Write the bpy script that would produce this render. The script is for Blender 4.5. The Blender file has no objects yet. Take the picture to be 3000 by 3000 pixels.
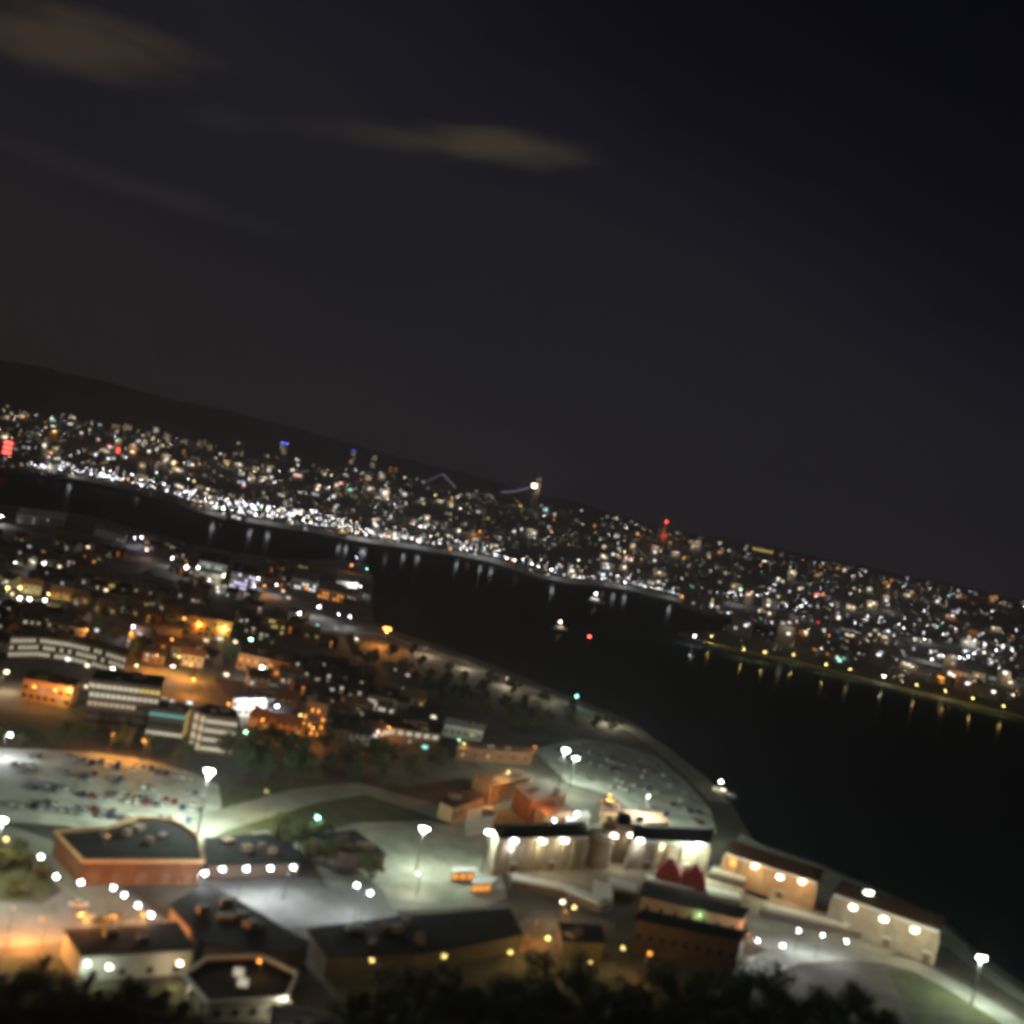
import bpy, bmesh, math, random
from mathutils import Vector, Matrix, noise
R = math.radians
rnd = random.Random(7)
sc = bpy.context.scene
C = sc.collection

# ------------------------------------------------------------------ camera
H = 120.0                      # eye height above the lower town, metres
ROLL, PITCH, FPX = R(11.5), R(0.9), 3217.0
f0 = Vector((0, math.cos(PITCH), -math.sin(PITCH))); r0 = Vector((1, 0, 0)); u0 = r0.cross(f0)
RI = r0 * math.cos(ROLL) + u0 * math.sin(ROLL)
UI = -r0 * math.sin(ROLL) + u0 * math.cos(ROLL)
cam = bpy.data.cameras.new("camera"); camo = bpy.data.objects.new("camera", cam); C.objects.link(camo)
cam.sensor_width = 36; cam.lens = 36 * FPX / 3000; cam.clip_end = 60000; cam.clip_start = 1
camo.matrix_world = Matrix(((RI.x, UI.x, -f0.x, 0), (RI.y, UI.y, -f0.y, 0), (RI.z, UI.z, -f0.z, H), (0, 0, 0, 1)))
cam.dof.use_dof = True; cam.dof.focus_distance = 6000.0; cam.dof.aperture_fstop = 0.027   # sharp on the far skyline, the near town out of focus
sc.camera = camo

# ------------------------------------------------------------------ night sky
w = bpy.data.worlds.new("World"); sc.world = w; w.use_nodes = True
nt = w.node_tree; nt.nodes.clear()
def N(t, **k):
    n = nt.nodes.new(t)
    for a, v in k.items(): setattr(n, a, v)
    return n
def L(a, b): nt.links.new(a, b)
def M(op, a, b=None, c=None):
    n = N('ShaderNodeMath', operation=op)
    for i, v in enumerate((a, b, c)):
        if v is None: continue
        if isinstance(v, (int, float)): n.inputs[i].default_value = v
        else: L(v, n.inputs[i])
    return n.outputs[0]
def srgb(r, g, b):
    f = lambda c: (c / 255 / 12.92) if c <= 10 else ((c / 255 + .055) / 1.055) ** 2.4
    return (f(r), f(g), f(b), 1)
tc = N('ShaderNodeTexCoord'); sep = N('ShaderNodeSeparateXYZ'); L(tc.outputs['Generated'], sep.inputs[0])
az = M('MULTIPLY', M('ARCTAN2', sep.outputs[0], sep.outputs[1]), 180 / math.pi)
el = M('MULTIPLY', M('ARCSINE', sep.outputs[2]), 180 / math.pi)
nz = N('ShaderNodeTexNoise'); nz.inputs['Scale'].default_value = 3.0; nz.inputs['Detail'].default_value = 5
mp = N('ShaderNodeMapping'); mp.inputs['Scale'].default_value = (1, 1, 3.5); L(tc.outputs['Generated'], mp.inputs[0]); L(mp.outputs[0], nz.inputs['Vector'])
nzo = M('SUBTRACT', nz.outputs['Fac'], .5)
s = M('ADD', M('ADD', M('ABSOLUTE', el), M('MULTIPLY', M('MINIMUM', M('MAXIMUM', az, -45), 45), .35)), M('MULTIPLY', nzo, 9))
fac = M('DIVIDE', M('ADD', s, 12), 60)
ramp = N('ShaderNodeValToRGB'); L(fac, ramp.inputs[0])
stops = [(-12, (50, 40, 37)), (-4, (36, 31, 32)), (4, (26, 25, 31)), (13, (27, 26, 32)), (22, (13, 12, 24)), (31, (5, 5, 14)), (46, (3, 3, 9))]
cr = ramp.color_ramp
while len(cr.elements) < len(stops): cr.elements.new(.5)
for e, (x, c) in zip(cr.elements, stops):
    e.position = (x + 12) / 60; e.color = srgb(*c)
# lower, bluer band of mist over the horizon
band = N('ShaderNodeMapRange', interpolation_type='SMOOTHSTEP')
L(M('ADD', M('ADD', el, M('MULTIPLY', az, .045)), M('MULTIPLY', nzo, 3)), band.inputs[0])
band.inputs[1].default_value = .3; band.inputs[2].default_value = 2.2; band.inputs[3].default_value = .7; band.inputs[4].default_value = 1
mixb = N('ShaderNodeMix', data_type='RGBA', blend_type='MULTIPLY'); mixb.inputs[0].default_value = 1
cmb = N('ShaderNodeCombineColor')
L(M('MULTIPLY', band.outputs[0], .97), cmb.inputs[0]); L(band.outputs[0], cmb.inputs[1]); L(M('ADD', M('MULTIPLY', band.outputs[0], .85), .15), cmb.inputs[2])
L(ramp.outputs[0], mixb.inputs[6]); L(cmb.outputs[0], mixb.inputs[7])
cur = mixb.outputs[2]
nz2 = N('ShaderNodeTexNoise'); nz2.inputs['Scale'].default_value = 9; nz2.inputs['Detail'].default_value = 6; L(mp.outputs[0], nz2.inputs['Vector'])
nz2o = M('SUBTRACT', nz2.outputs['Fac'], .5)
def dirang(px, py):
    d = f0 + RI * ((px - 1500) / FPX) - UI * ((py - 1500) / FPX); d.normalize()
    return math.degrees(math.atan2(d.x, d.y)), math.degrees(math.asin(d.z))
def cloud(px, py, wa, we, tilt, col, amt, soft=.75):
    global cur
    a0, e0 = dirang(px, py)
    da = M('SUBTRACT', az, a0); de = M('SUBTRACT', el, e0)
    t = R(tilt)
    x = M('DIVIDE', M('ADD', M('MULTIPLY', da, math.cos(t)), M('MULTIPLY', de, math.sin(t))), wa)
    y = M('DIVIDE', M('SUBTRACT', M('MULTIPLY', de, math.cos(t)), M('MULTIPLY', da, math.sin(t))), we)
    r = M('SQRT', M('ADD', M('MULTIPLY', x, x), M('MULTIPLY', y, y)))
    r = M('ADD', r, M('MULTIPLY', nz2o, 2.3))
    mr = N('ShaderNodeMapRange', interpolation_type='SMOOTHSTEP'); L(r, mr.inputs[0])
    mr.inputs[1].default_value = 1.0 - soft; mr.inputs[2].default_value = 1.0 + .45; mr.inputs[3].default_value = amt; mr.inputs[4].default_value = 0
    mx = N('ShaderNodeMix', data_type='RGBA'); L(mr.outputs[0], mx.inputs[0]); L(cur, mx.inputs[6]); mx.inputs[7].default_value = srgb(*col)
    cur = mx.outputs[2]
cloud(170, 115, 5.2, 1.3, 10, (58, 49, 40), .95)
cloud(1400, 428, 4.9, .95, 8, (60, 53, 43), .95)
cloud(1010, 385, 3.0, .5, 6, (38, 35, 36), .6)
cloud(430, 560, 7, .6, -2, (39, 37, 38), .6)
cloud(640, 355, 1.6, .6, 5, (40, 38, 40), .5, .95)
sky = N('ShaderNodeTexSky', sky_type='NISHITA'); sky.sun_disc = False; sky.sun_elevation = R(-9); sky.sun_rotation = R(-60)
bg1 = N('ShaderNodeBackground'); L(sky.outputs[0], bg1.inputs[0]); bg1.inputs[1].default_value = .05
bg2 = N('ShaderNodeBackground'); L(cur, bg2.inputs[0]); bg2.inputs[1].default_value = 1.0
ad = N('ShaderNodeAddShader'); L(bg1.outputs[0], ad.inputs[0]); L(bg2.outputs[0], ad.inputs[1])
wo = N('ShaderNodeOutputWorld'); L(ad.outputs[0], wo.inputs[0])
sun = bpy.data.lights.new("skyglow_fill", 'SUN'); sun.energy = .1; sun.angle = R(70); sun.color = (1, .92, .8)  # broad sun added as fill for the city's skyglow
suno = bpy.data.objects.new("skyglow_fill", sun); C.objects.link(suno); suno.rotation_euler = (R(48), 0, R(-60))

sc.view_settings.view_transform = 'Standard'; sc.view_settings.look = 'None'; sc.view_settings.gamma = 1; sc.view_settings.exposure = 0
try: sc.view_settings.use_curve_mapping = False
except Exception: pass
cy = sc.cycles if hasattr(sc, 'cycles') else None
sc.render.engine = 'CYCLES'
sc.cycles.use_light_tree = True; sc.cycles.sample_clamp_indirect = 3; sc.cycles.max_bounces = 4; sc.cycles.diffuse_bounces = 2
sc.cycles.glossy_bounces = 3; sc.cycles.transmission_bounces = 2; sc.cycles.caustics_reflective = True; sc.cycles.use_denoising = True; sc.cycles.pixel_filter_type = 'BLACKMAN_HARRIS'; sc.cycles.filter_width = 4.2   # soft phone optics

# ------------------------------------------------------------------ pixel -> place
def ray(px, py): return (f0 + RI * ((px - 1500) / FPX) - UI * ((py - 1500) / FPX)).normalized()
def P(px, py, z=0.0):
    d = ray(px, py); t = (z - H) / d.z
    return Vector((d.x * t, d.y * t, z))

# ------------------------------------------------------------------ materials
def mat(name, col, rough=.85, var=.35, scale=.25, bump=0, metal=0, spec=.3, col2=None):
    m = bpy.data.materials.new(name); m.use_nodes = True; t = m.node_tree; b = t.nodes['Principled BSDF']
    b.inputs['Roughness'].default_value = rough; b.inputs['Metallic'].default_value = metal; b.inputs['Specular IOR Level'].default_value = spec
    g = t.nodes.new('ShaderNodeNewGeometry')
    n = t.nodes.new('ShaderNodeTexNoise'); n.inputs['Scale'].default_value = scale; n.inputs['Detail'].default_value = 7; n.inputs['Roughness'].default_value = .65
    t.links.new(g.outputs['Position'], n.inputs['Vector'])
    r = t.nodes.new('ShaderNodeValToRGB'); t.links.new(n.outputs['Fac'], r.inputs[0])
    c2 = col2 or tuple(min(1, c * (1 + var)) for c in col)
    r.color_ramp.elements[0].position = .3; r.color_ramp.elements[1].position = .7
    r.color_ramp.elements[0].color = (*[c * (1 - var) for c in col], 1); r.color_ramp.elements[1].color = (*c2, 1)
    t.links.new(r.outputs[0], b.inputs['Base Color'])
    if bump:
        n2 = t.nodes.new('ShaderNodeTexNoise'); n2.inputs['Scale'].default_value = scale * 8; n2.inputs['Detail'].default_value = 4
        t.links.new(g.outputs['Position'], n2.inputs['Vector'])
        bn = t.nodes.new('ShaderNodeBump'); bn.inputs['Strength'].default_value = bump; bn.inputs['Distance'].default_value = .15
        t.links.new(n2.outputs['Fac'], bn.inputs['Height']); t.links.new(bn.outputs[0], b.inputs['Normal'])
    return m
def emit(name, col, k):
    m = bpy.data.materials.new(name); m.use_nodes = True; t = m.node_tree; t.nodes.clear()
    e = t.nodes.new('ShaderNodeEmission'); e.inputs[0].default_value = (*col, 1); e.inputs[1].default_value = k
    o = t.nodes.new('ShaderNodeOutputMaterial'); t.links.new(e.outputs[0], o.inputs[0])
    try: m.cycles.emission_sampling = 'NONE'
    except Exception: pass
    return m
COL = {'white': (.92, .95, 1.0), 'warm': (1.0, .78, .5), 'yellow': (1.0, .75, .22), 'orange': (1.0, .36, .06), 'red': (1.0, .08, .06),
       'green': (.35, 1.0, .6), 'blue': (.12, .15, 1.0), 'lavender': (.72, .68, 1.0), 'cream': (1.0, .9, .65), 'teal': (.35, 1.0, .85), 'pink': (1, .55, .5), 'mercury': (.86, 1.0, .82)}
EM = {}
def E(c, k):
    key = (c, k)
    if key not in EM: EM[key] = emit('glow_%s_%g' % (c, k), COL[c], k)
    return EM[key]

MT = {
 'asphalt': mat('asphalt', (.05, .05, .048), .8, .3, .2, .2),
 'road': mat('worn_road', (.10, .097, .09), .75, .3, .15, .2),
 'concrete': mat('concrete', (.22, .225, .19), .8, .25, .12, .2),
 'carpark': mat('car_park_concrete', (.38, .39, .335), .8, .45, .09, .2),
 'paving': mat('paving', (.15, .15, .145), .8, .35, .12, .2),
 'earth': mat('town_ground', (.045, .041, .034), .9, .6, .03, .3, col2=(.14, .125, .10)),
 'grass': mat('grass_ground', (.06, .065, .03), .95, .4, .15, .5),
 'stone': mat('fort_stone', (.33, .28, .20), .9, .3, .25, .5),
 'coping': mat('pale_coping', (.68, .71, .64), .8, .15, .4, .2),
 'brick': mat('brick', (.14, .062, .03), .9, .4, .25, .3),
 'plaster': mat('plaster', (.42, .40, .34), .9, .15, .3, .1),
 'ochre': mat('ochre_plaster', (.42, .26, .13), .9, .2, .3, .1),
 'brownwall': mat('brown_render', (.13, .095, .072), .9, .2, .3, .1),
 'slate': mat('slate_roof', (.022, .022, .025), .9, .35, .4, .4, spec=.03),
 'tar': mat('tar_roof', (.016, .016, .017), .95, .4, .2, .3, spec=.03),
 'tile': mat('tile_roof', (.14, .07, .045), .85, .3, .6, .5),
 'tin': mat('tin_roof', (.13, .135, .14), .5, .2, .3, .1, .3),
 'white': mat('white_roof', (.62, .63, .62), .7, .1, .3),
 'metal': mat('lamp_metal', (.09, .09, .09), .5, .1, 1, 0, .6),
 'glass': mat('dark_glass', (.02, .022, .026), .15, .1, 1, 0, 0, .5),
 'redcanvas': mat('red_canvas', (.24, .035, .03), .8, .2, .6),
 'wood': mat('wood', (.16, .10, .06), .8, .3, .6),
 'bark': mat('bark', (.05, .038, .028), .95, .3, 1.5, .4),
 'leafa': mat('leaf_dark', (.035, .055, .018), .9, .4, .25), 'leafb': mat('leaf_olive', (.06, .065, .022), .9, .4, .25),
 'farwall': mat('far_wall', (.16, .145, .125), .9, .3, .01), 'farroof': mat('far_roof', (.06, .055, .052), .9, .3, .01),
 'farland': mat('far_land', (.045, .045, .038), .95, .5, .004, col2=(.085, .08, .065)),
 'tyre': mat('tyre', (.015, .015, .015), .9, .1, 1), 'chrome': mat('rim', (.4, .4, .4), .3, .1, 1, 0, .9),
 'hull': mat('hull_white', (.6, .6, .58), .5, .1, .5), 'pave_g': mat('court_paving', (.27, .275, .225), .85, .4, .1, .2),
}
CARP = [mat('car_' + n, c, .28, .03, 1, 0, .2, .6) for n, c in
        (('silver', (.42, .43, .44)), ('white', (.7, .7, .68)), ('black', (.02, .02, .022)), ('grey', (.16, .165, .17)), ('red', (.25, .03, .025)), ('blue', (.04, .07, .18)))]
CARN = ['silver', 'white', 'black', 'grey', 'dark red', 'blue']

# ------------------------------------------------------------------ mesh helpers
def me(name, V, F, m):
    d = bpy.data.meshes.new(name); d.from_pydata([tuple(v) for v in V], [], F); d.validate(); d.update()
    for x in (m if isinstance(m, (list, tuple)) else [m]): d.materials.append(x)
    return d
def ob(name, d, parent=None, loc=(0, 0, 0), rz=0, scale=None):
    o = bpy.data.objects.new(name, d); C.objects.link(o); o.location = loc
    if rz: o.rotation_euler = (0, 0, rz)
    if scale: o.scale = scale
    if parent: o.parent = parent
    return o
def tag(o, label=None, cat=None, group=None, kind=None):
    if label: o['label'] = label
    if cat: o['category'] = cat
    if group: o['group'] = group
    if kind: o['kind'] = kind
    return o
def thing(name, label, cat, loc=(0, 0, 0), rz=0, group=None):
    return tag(ob(name, None, None, loc, rz), label, cat, group)
BOXF = [(0, 3, 2, 1), (4, 5, 6, 7), (0, 1, 5, 4), (1, 2, 6, 5), (2, 3, 7, 6), (3, 0, 4, 7)]
def boxv(x0, y0, z0, x1, y1, z1):
    return [(x0, y0, z0), (x1, y0, z0), (x1, y1, z0), (x0, y1, z0), (x0, y0, z1), (x1, y0, z1), (x1, y1, z1), (x0, y1, z1)]
class MB:
    def __init__(s): s.V = []; s.F = []
    def add(s, V, F): k = len(s.V); s.V += V; s.F += [tuple(i + k for i in f) for f in F]; return s
    def box(s, *a): return s.add(boxv(*a), BOXF)
    def prism(s, pts, z0, z1):
        n = len(pts); V = [(p[0], p[1], z0) for p in pts] + [(p[0], p[1], z1) for p in pts]
        return s.add(V, [tuple(range(n - 1, -1, -1)), tuple(range(n, 2 * n))] + [(i, (i + 1) % n, n + (i + 1) % n, n + i) for i in range(n)])
    def tube(s, pts, rad, n=6):
        pts = [Vector(p) for p in pts]; V = []; F = []
        for i, p in enumerate(pts):
            d = (pts[min(i + 1, len(pts) - 1)] - pts[max(i - 1, 0)]).normalized()
            a = d.orthogonal().normalized(); b = d.cross(a)
            r = rad[i] if isinstance(rad, (list, tuple)) else rad
            V += [tuple(p + (a * math.cos(2 * math.pi * k / n) + b * math.sin(2 * math.pi * k / n)) * r) for k in range(n)]
        for i in range(len(pts) - 1):
            for k in range(n): F.append((i * n + k, i * n + (k + 1) % n, (i + 1) * n + (k + 1) % n, (i + 1) * n + k))
        F += [tuple(range(n - 1, -1, -1)), tuple((len(pts) - 1) * n + k for k in range(n))]
        return s.add(V, F)
    def ball(s, c, r, rz=None, n=8, m=5):
        rz = rz or r; V = [(c[0], c[1], c[2] - rz)]; F = []
        for j in range(1, m):
            a = math.pi * j / m - math.pi / 2
            V += [(c[0] + r * math.cos(a) * math.cos(2 * math.pi * k / n), c[1] + r * math.cos(a) * math.sin(2 * math.pi * k / n), c[2] + rz * math.sin(a)) for k in range(n)]
        V.append((c[0], c[1], c[2] + rz)); t = len(V) - 1
        for k in range(n):
            F.append((0, 1 + (k + 1) % n, 1 + k)); F.append((t, t - n + k, t - n + (k + 1) % n))
            for j in range(m - 2): F.append((1 + j * n + k, 1 + j * n + (k + 1) % n, 1 + (j + 1) * n + (k + 1) % n, 1 + (j + 1) * n + k))
        return s.add(V, F)
    def mesh(s, name, m): return me(name, s.V, s.F, m)
def ccw(pts):
    a = sum(pts[i][0] * pts[(i + 1) % len(pts)][1] - pts[(i + 1) % len(pts)][0] * pts[i][1] for i in range(len(pts)))
    return list(pts) if a > 0 else list(reversed(pts))
def sheet(name, pts, z, m, kind='structure', drop=.3):
    pts = ccw(pts); mb = MB(); mb.prism(pts, z - drop, z); d = mb.mesh(name, m)
    bm = bmesh.new(); bm.from_mesh(d); bmesh.ops.triangulate(bm, faces=[f for f in bm.faces if len(f.verts) > 4]); bm.to_mesh(d); bm.free()
    return tag(ob(name, d), kind=kind)
def strip(name, pxs, width, z, m, drop=.25):
    pts = [P(x, y, z) for x, y in pxs]; Lf = []; Rt = []
    for i, p in enumerate(pts):
        d = (pts[min(i + 1, len(pts) - 1)] - pts[max(i - 1, 0)]).normalized(); n = Vector((-d.y, d.x, 0)) * width / 2
        Lf.append(p + n); Rt.append(p - n)
    mb = MB(); k = len(pts)
    V = [(p.x, p.y, z) for p in Lf + Rt] + [(p.x, p.y, z - drop) for p in Lf + Rt]
    F = []
    for i in range(k - 1):
        F += [(i, k + i, k + i + 1, i + 1), (i, i + 1, 2 * k + i + 1, 2 * k + i), (k + i + 1, k + i, 3 * k + i, 3 * k + i + 1)]
    mb.add(V, F)
    return tag(ob(name, mb.mesh(name, m)), kind='structure')

# ------------------------------------------------------------------ water and land
def water_mat():
    m = bpy.data.materials.new('river_water'); m.use_nodes = True; t = m.node_tree; t.nodes.clear()
    g = t.nodes.new('ShaderNodeNewGeometry'); bp = None
    for sc_, st, di in ((.03, .12, .3), (.22, .15, .04)):
        n = t.nodes.new('ShaderNodeTexNoise'); n.inputs['Scale'].default_value = sc_; n.inputs['Detail'].default_value = 4
        t.links.new(g.outputs['Position'], n.inputs['Vector'])
        k = t.nodes.new('ShaderNodeBump'); k.inputs['Strength'].default_value = st; k.inputs['Distance'].default_value = di
        t.links.new(n.outputs['Fac'], k.inputs['Height'])
        if bp: t.links.new(bp.outputs[0], k.inputs['Normal'])
        bp = k
    df = t.nodes.new('ShaderNodeBsdfDiffuse'); df.inputs[0].default_value = (.01, .018, .024, 1)      # silty, wind-roughened river: mostly dull
    gl = t.nodes.new('ShaderNodeBsdfGlossy'); gl.inputs['Roughness'].default_value = .1; t.links.new(bp.outputs[0], gl.inputs['Normal'])
    mx = t.nodes.new('ShaderNodeMixShader'); mx.inputs[0].default_value = .008; t.links.new(df.outputs[0], mx.inputs[1]); t.links.new(gl.outputs[0], mx.inputs[2])
    o = t.nodes.new('ShaderNodeOutputMaterial'); t.links.new(mx.outputs[0], o.inputs[0])
    return m
wd = me('river', [(-9000, -200, -2), (9000, -200, -2), (9000, 9000, -2), (-9000, 9000, -2)], [(0, 1, 2, 3)], water_mat())
tag(ob('river', wd), kind='structure')

near_shore = [(-900, 1300), (0, 1478), (200, 1500), (300, 1520), (400, 1550), (560, 1592), (700, 1620), (850, 1640), (1000, 1640), (1075, 1652),
              (1095, 1700), (1085, 1760), (1095, 1820), (1160, 1850), (1300, 1893), (1500, 1970), (1700, 2052), (1850, 2112), (1930, 2170), (2050, 2260),
              (2130, 2330), (2170, 2400), (2210, 2465), (2400, 2530), (2600, 2615), (2760, 2690), (2850, 2775), (2950, 2850), (3100, 2945), (3500, 3180)]
pts = [P(x, y, 0) for x, y in near_shore] + [Vector((420, -120, 0)), Vector((-1500, -120, 0))]
sheet('ground', [(p.x, p.y) for p in pts], 0, MT['earth'], drop=4)

far_shore = [(-2200, 960), (-900, 1225), (0, 1385), (200, 1405), (340, 1432), (480, 1468), (640, 1522), (900, 1562), (1060, 1592), (1300, 1625), (1430, 1650),
             (1560, 1690), (1650, 1712), (1760, 1722), (1850, 1735), (1980, 1768), (2100, 1805), (2300, 1852), (2600, 1925), (3000, 2020), (3900, 2240)]
FS = [P(x, y, 0) for x, y in far_shore]
FA = [math.atan2(p.x, p.y) for p in FS]; FD = [math.hypot(p.x, p.y) for p in FS]
def interp(x, X, Y):
    if x <= X[0]: return Y[0]
    for i in range(1, len(X)):
        if x <= X[i]: return Y[i - 1] + (Y[i] - Y[i - 1]) * (x - X[i - 1]) / (X[i] - X[i - 1])
    return Y[-1]
def far_z(x, y):
    sdist = math.hypot(x, y) - interp(math.atan2(x, y), FA, FD)
    if sdist < 0: return -2
    t = min(1, sdist / 4500); t = t * t * (3 - 2 * t)
    return 1.6 + 86 * t + (14 * noise.noise((x * .0011, y * .0011, 0)) * min(1, sdist / 900))
def far_hit(px, py, dmin=800):
    d = ray(px, py); h = math.hypot(d.x, d.y); t = dmin / h
    while t < 9500:
        p = Vector((d.x * t, d.y * t, H + d.z * t)); z = far_z(p.x, p.y)
        if p.z <= z + .01 and z > 0: return Vector((p.x, p.y, z))
        t += max(3, t * .004)
    return None
SS = [0, 1, 8, 30, 80, 160, 300, 500, 800, 1200, 1700, 2300, 3000, 3800, 4700, 5700, 7000]
V = []; F = []
AZ = [FA[0] + (FA[-1] - FA[0]) * i / 160 for i in range(161)]
for a in AZ:
    d0 = interp(a, FA, FD)
    V.append((math.sin(a) * d0, math.cos(a) * d0, -3))
    for s_ in SS:
        x, y = math.sin(a) * (d0 + s_), math.cos(a) * (d0 + s_); V.append((x, y, max(1.6, far_z(x, y))))
K = len(SS) + 1
for i in range(160):
    for j in range(K - 1): F.append((i * K + j, (i + 1) * K + j, (i + 1) * K + j + 1, i * K + j + 1))
tag(ob('terrain', me('terrain', V, F, MT['farland'])), kind='structure')
pen = [(1985, 1852), (2000, 1862), (2080, 1887), (2300, 1928), (2500, 1978), (2700, 2028), (3000, 2098), (3900, 2320), (3900, 2242), (3000, 2022), (2600, 1927), (2320, 1862), (2150, 1848)]
sheet('terrain', [(p.x, p.y) for p in (P(x, y, 1) for x, y in pen)], 1.0, MT['farland'], drop=4)

rp = [(-400, 985), (0, 1050), (200, 1095), (400, 1145), (700, 1215), (1000, 1290), (1300, 1375), (1600, 1455), (1900, 1530), (2400, 1632), (3400, 1842)]
V = []; F = []; seg = []
for i in range(len(rp) - 1):
    for j in range(12): seg.append((rp[i][0] + (rp[i + 1][0] - rp[i][0]) * j / 12, rp[i][1] + (rp[i + 1][1] - rp[i][1]) * j / 12))
for x, y in seg:
    y += 10 * noise.noise((x * .008, 1.7, 0)) + 5 * noise.noise((x * .03, 4.1, 0)); d = ray(x, y); h = math.hypot(d.x, d.y); u = Vector((d.x / h, d.y / h, 0)); z = H + d.z / h * 8900
    for dist, zz in ((8300, 60), (8600, max(70, z * .55)), (8900, max(80, z)), (9200, 40)): V.append((u.x * dist, u.y * dist, zz))
for i in range(len(seg) - 1):
    for j in range(3): F.append((i * 4 + j, i * 4 + 4 + j, i * 4 + 5 + j, i * 4 + 1 + j))
tag(ob('hills', me('hills', V, F, MT['farland'])), kind='structure')

# ------------------------------------------------------------------ lamps
def lightdata(c, power, rad=.35):
    key = ('lamp_%s_%g_%g' % (c, power, rad))
    l = bpy.data.lights.get(key)
    if not l:
        l = bpy.data.lights.new(key, 'POINT'); l.energy = power; l.color = COL[c]; l.shadow_soft_size = rad
    return l
LM = {}
def cached(key, fn):
    if key not in LM: LM[key] = fn()
    return LM[key]
def pole_mesh(h):
    return cached(('pole', h), lambda: MB().tube([(0, 0, 0), (0, 0, .8), (0, 0, h)], [.16, .12, .07], 6).tube([(0, 0, h - .05), (.5, 0, h + .25), (1.3, 0, h + .3)], .05, 5).box(-.25, -.25, 0, .25, .25, .3).mesh('pole', MT['metal']))
def mast_mesh(h):
    return cached(('mast', h), lambda: MB().tube([(0, 0, 0), (0, 0, h)], [.3, .14], 8).box(-1.5, -.12, h - .12, 1.5, .12, h + .1).box(-.5, -.5, 0, .5, .5, .4).mesh('mast', MT['metal']))
def lens_mesh(c, r, k):
    return cached(('lens', c, r, k), lambda: MB().ball((0, 0, 0), r, r * .55, 8, 5).mesh('lens', E(c, k)))
def hood_mesh(r):
    return cached(('hood', r), lambda: MB().tube([(0, 0, r * .48), (0, 0, r * .62), (0, 0, r * .8)], [r * .7, r * .55, r * .2], 8).mesh('hood', MT['metal']))
def lamp(px, py, c, power, label, h=8, r=.45, k=60, kind='street_lamp', group=None, z0=0, rz=None):
    """a street lamp whose glowing lens shows at pixel (px, py) when its height above its ground is h"""
    p = P(px, py, z0 + h); r = round(r * 1.05, 3); k = round(k * .5 * (.36 if c in ('orange', 'yellow', 'red', 'warm') and kind != 'wall_lamp' else 1), 1)
    rz = rnd.uniform(0, 6.28) if rz is None else rz
    if kind == 'street_lamp':
        base = Vector((p.x - 1.3 * math.cos(rz), p.y - 1.3 * math.sin(rz), z0))
        t = thing('street_lamp', label, 'street lamp', base, rz, group)
        ob('pole', pole_mesh(h), t); hd = ob('lamp_head', hood_mesh(r), t, (1.3, 0, h)); ob('lens', lens_mesh(c, r, k), hd)
        lo = ob('lamp_light', lightdata(c, power), t, (1.3, 0, h - r - .4))
    elif kind == 'mast':
        base = Vector((p.x, p.y, z0)); t = thing('floodlight_mast', label, 'floodlight', base, 0, group)
        ob('mast', mast_mesh(h), t)
        for sx in (-.75, 0, .75):
            hd = ob('floodlight', hood_mesh(r), t, (sx, -.3, h)); ob('lens', lens_mesh(c, r, k), hd)
        lo = ob('lamp_light', lightdata(c, power, .8), t, (0, -.4, h - r - .6))
    elif kind == 'wall_lamp':
        base = Vector((p.x, p.y, p.z)); t = thing('wall_lamp', label, 'wall lamp', base, 0, group)
        ob('bracket', cached('bracket', lambda: MB().box(-.08, 0, .2, .08, 1.6, .34).box(-.3, 1.5, -.1, .3, 1.62, .6).mesh('bracket', MT['metal'])), t)
        hd = ob('lamp_head', hood_mesh(r), t); ob('lens', lens_mesh(c, r, k), hd)
        lo = ob('lamp_light', lightdata(c, power), t, (0, -1.6, -r - 1.0))
    return t

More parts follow.
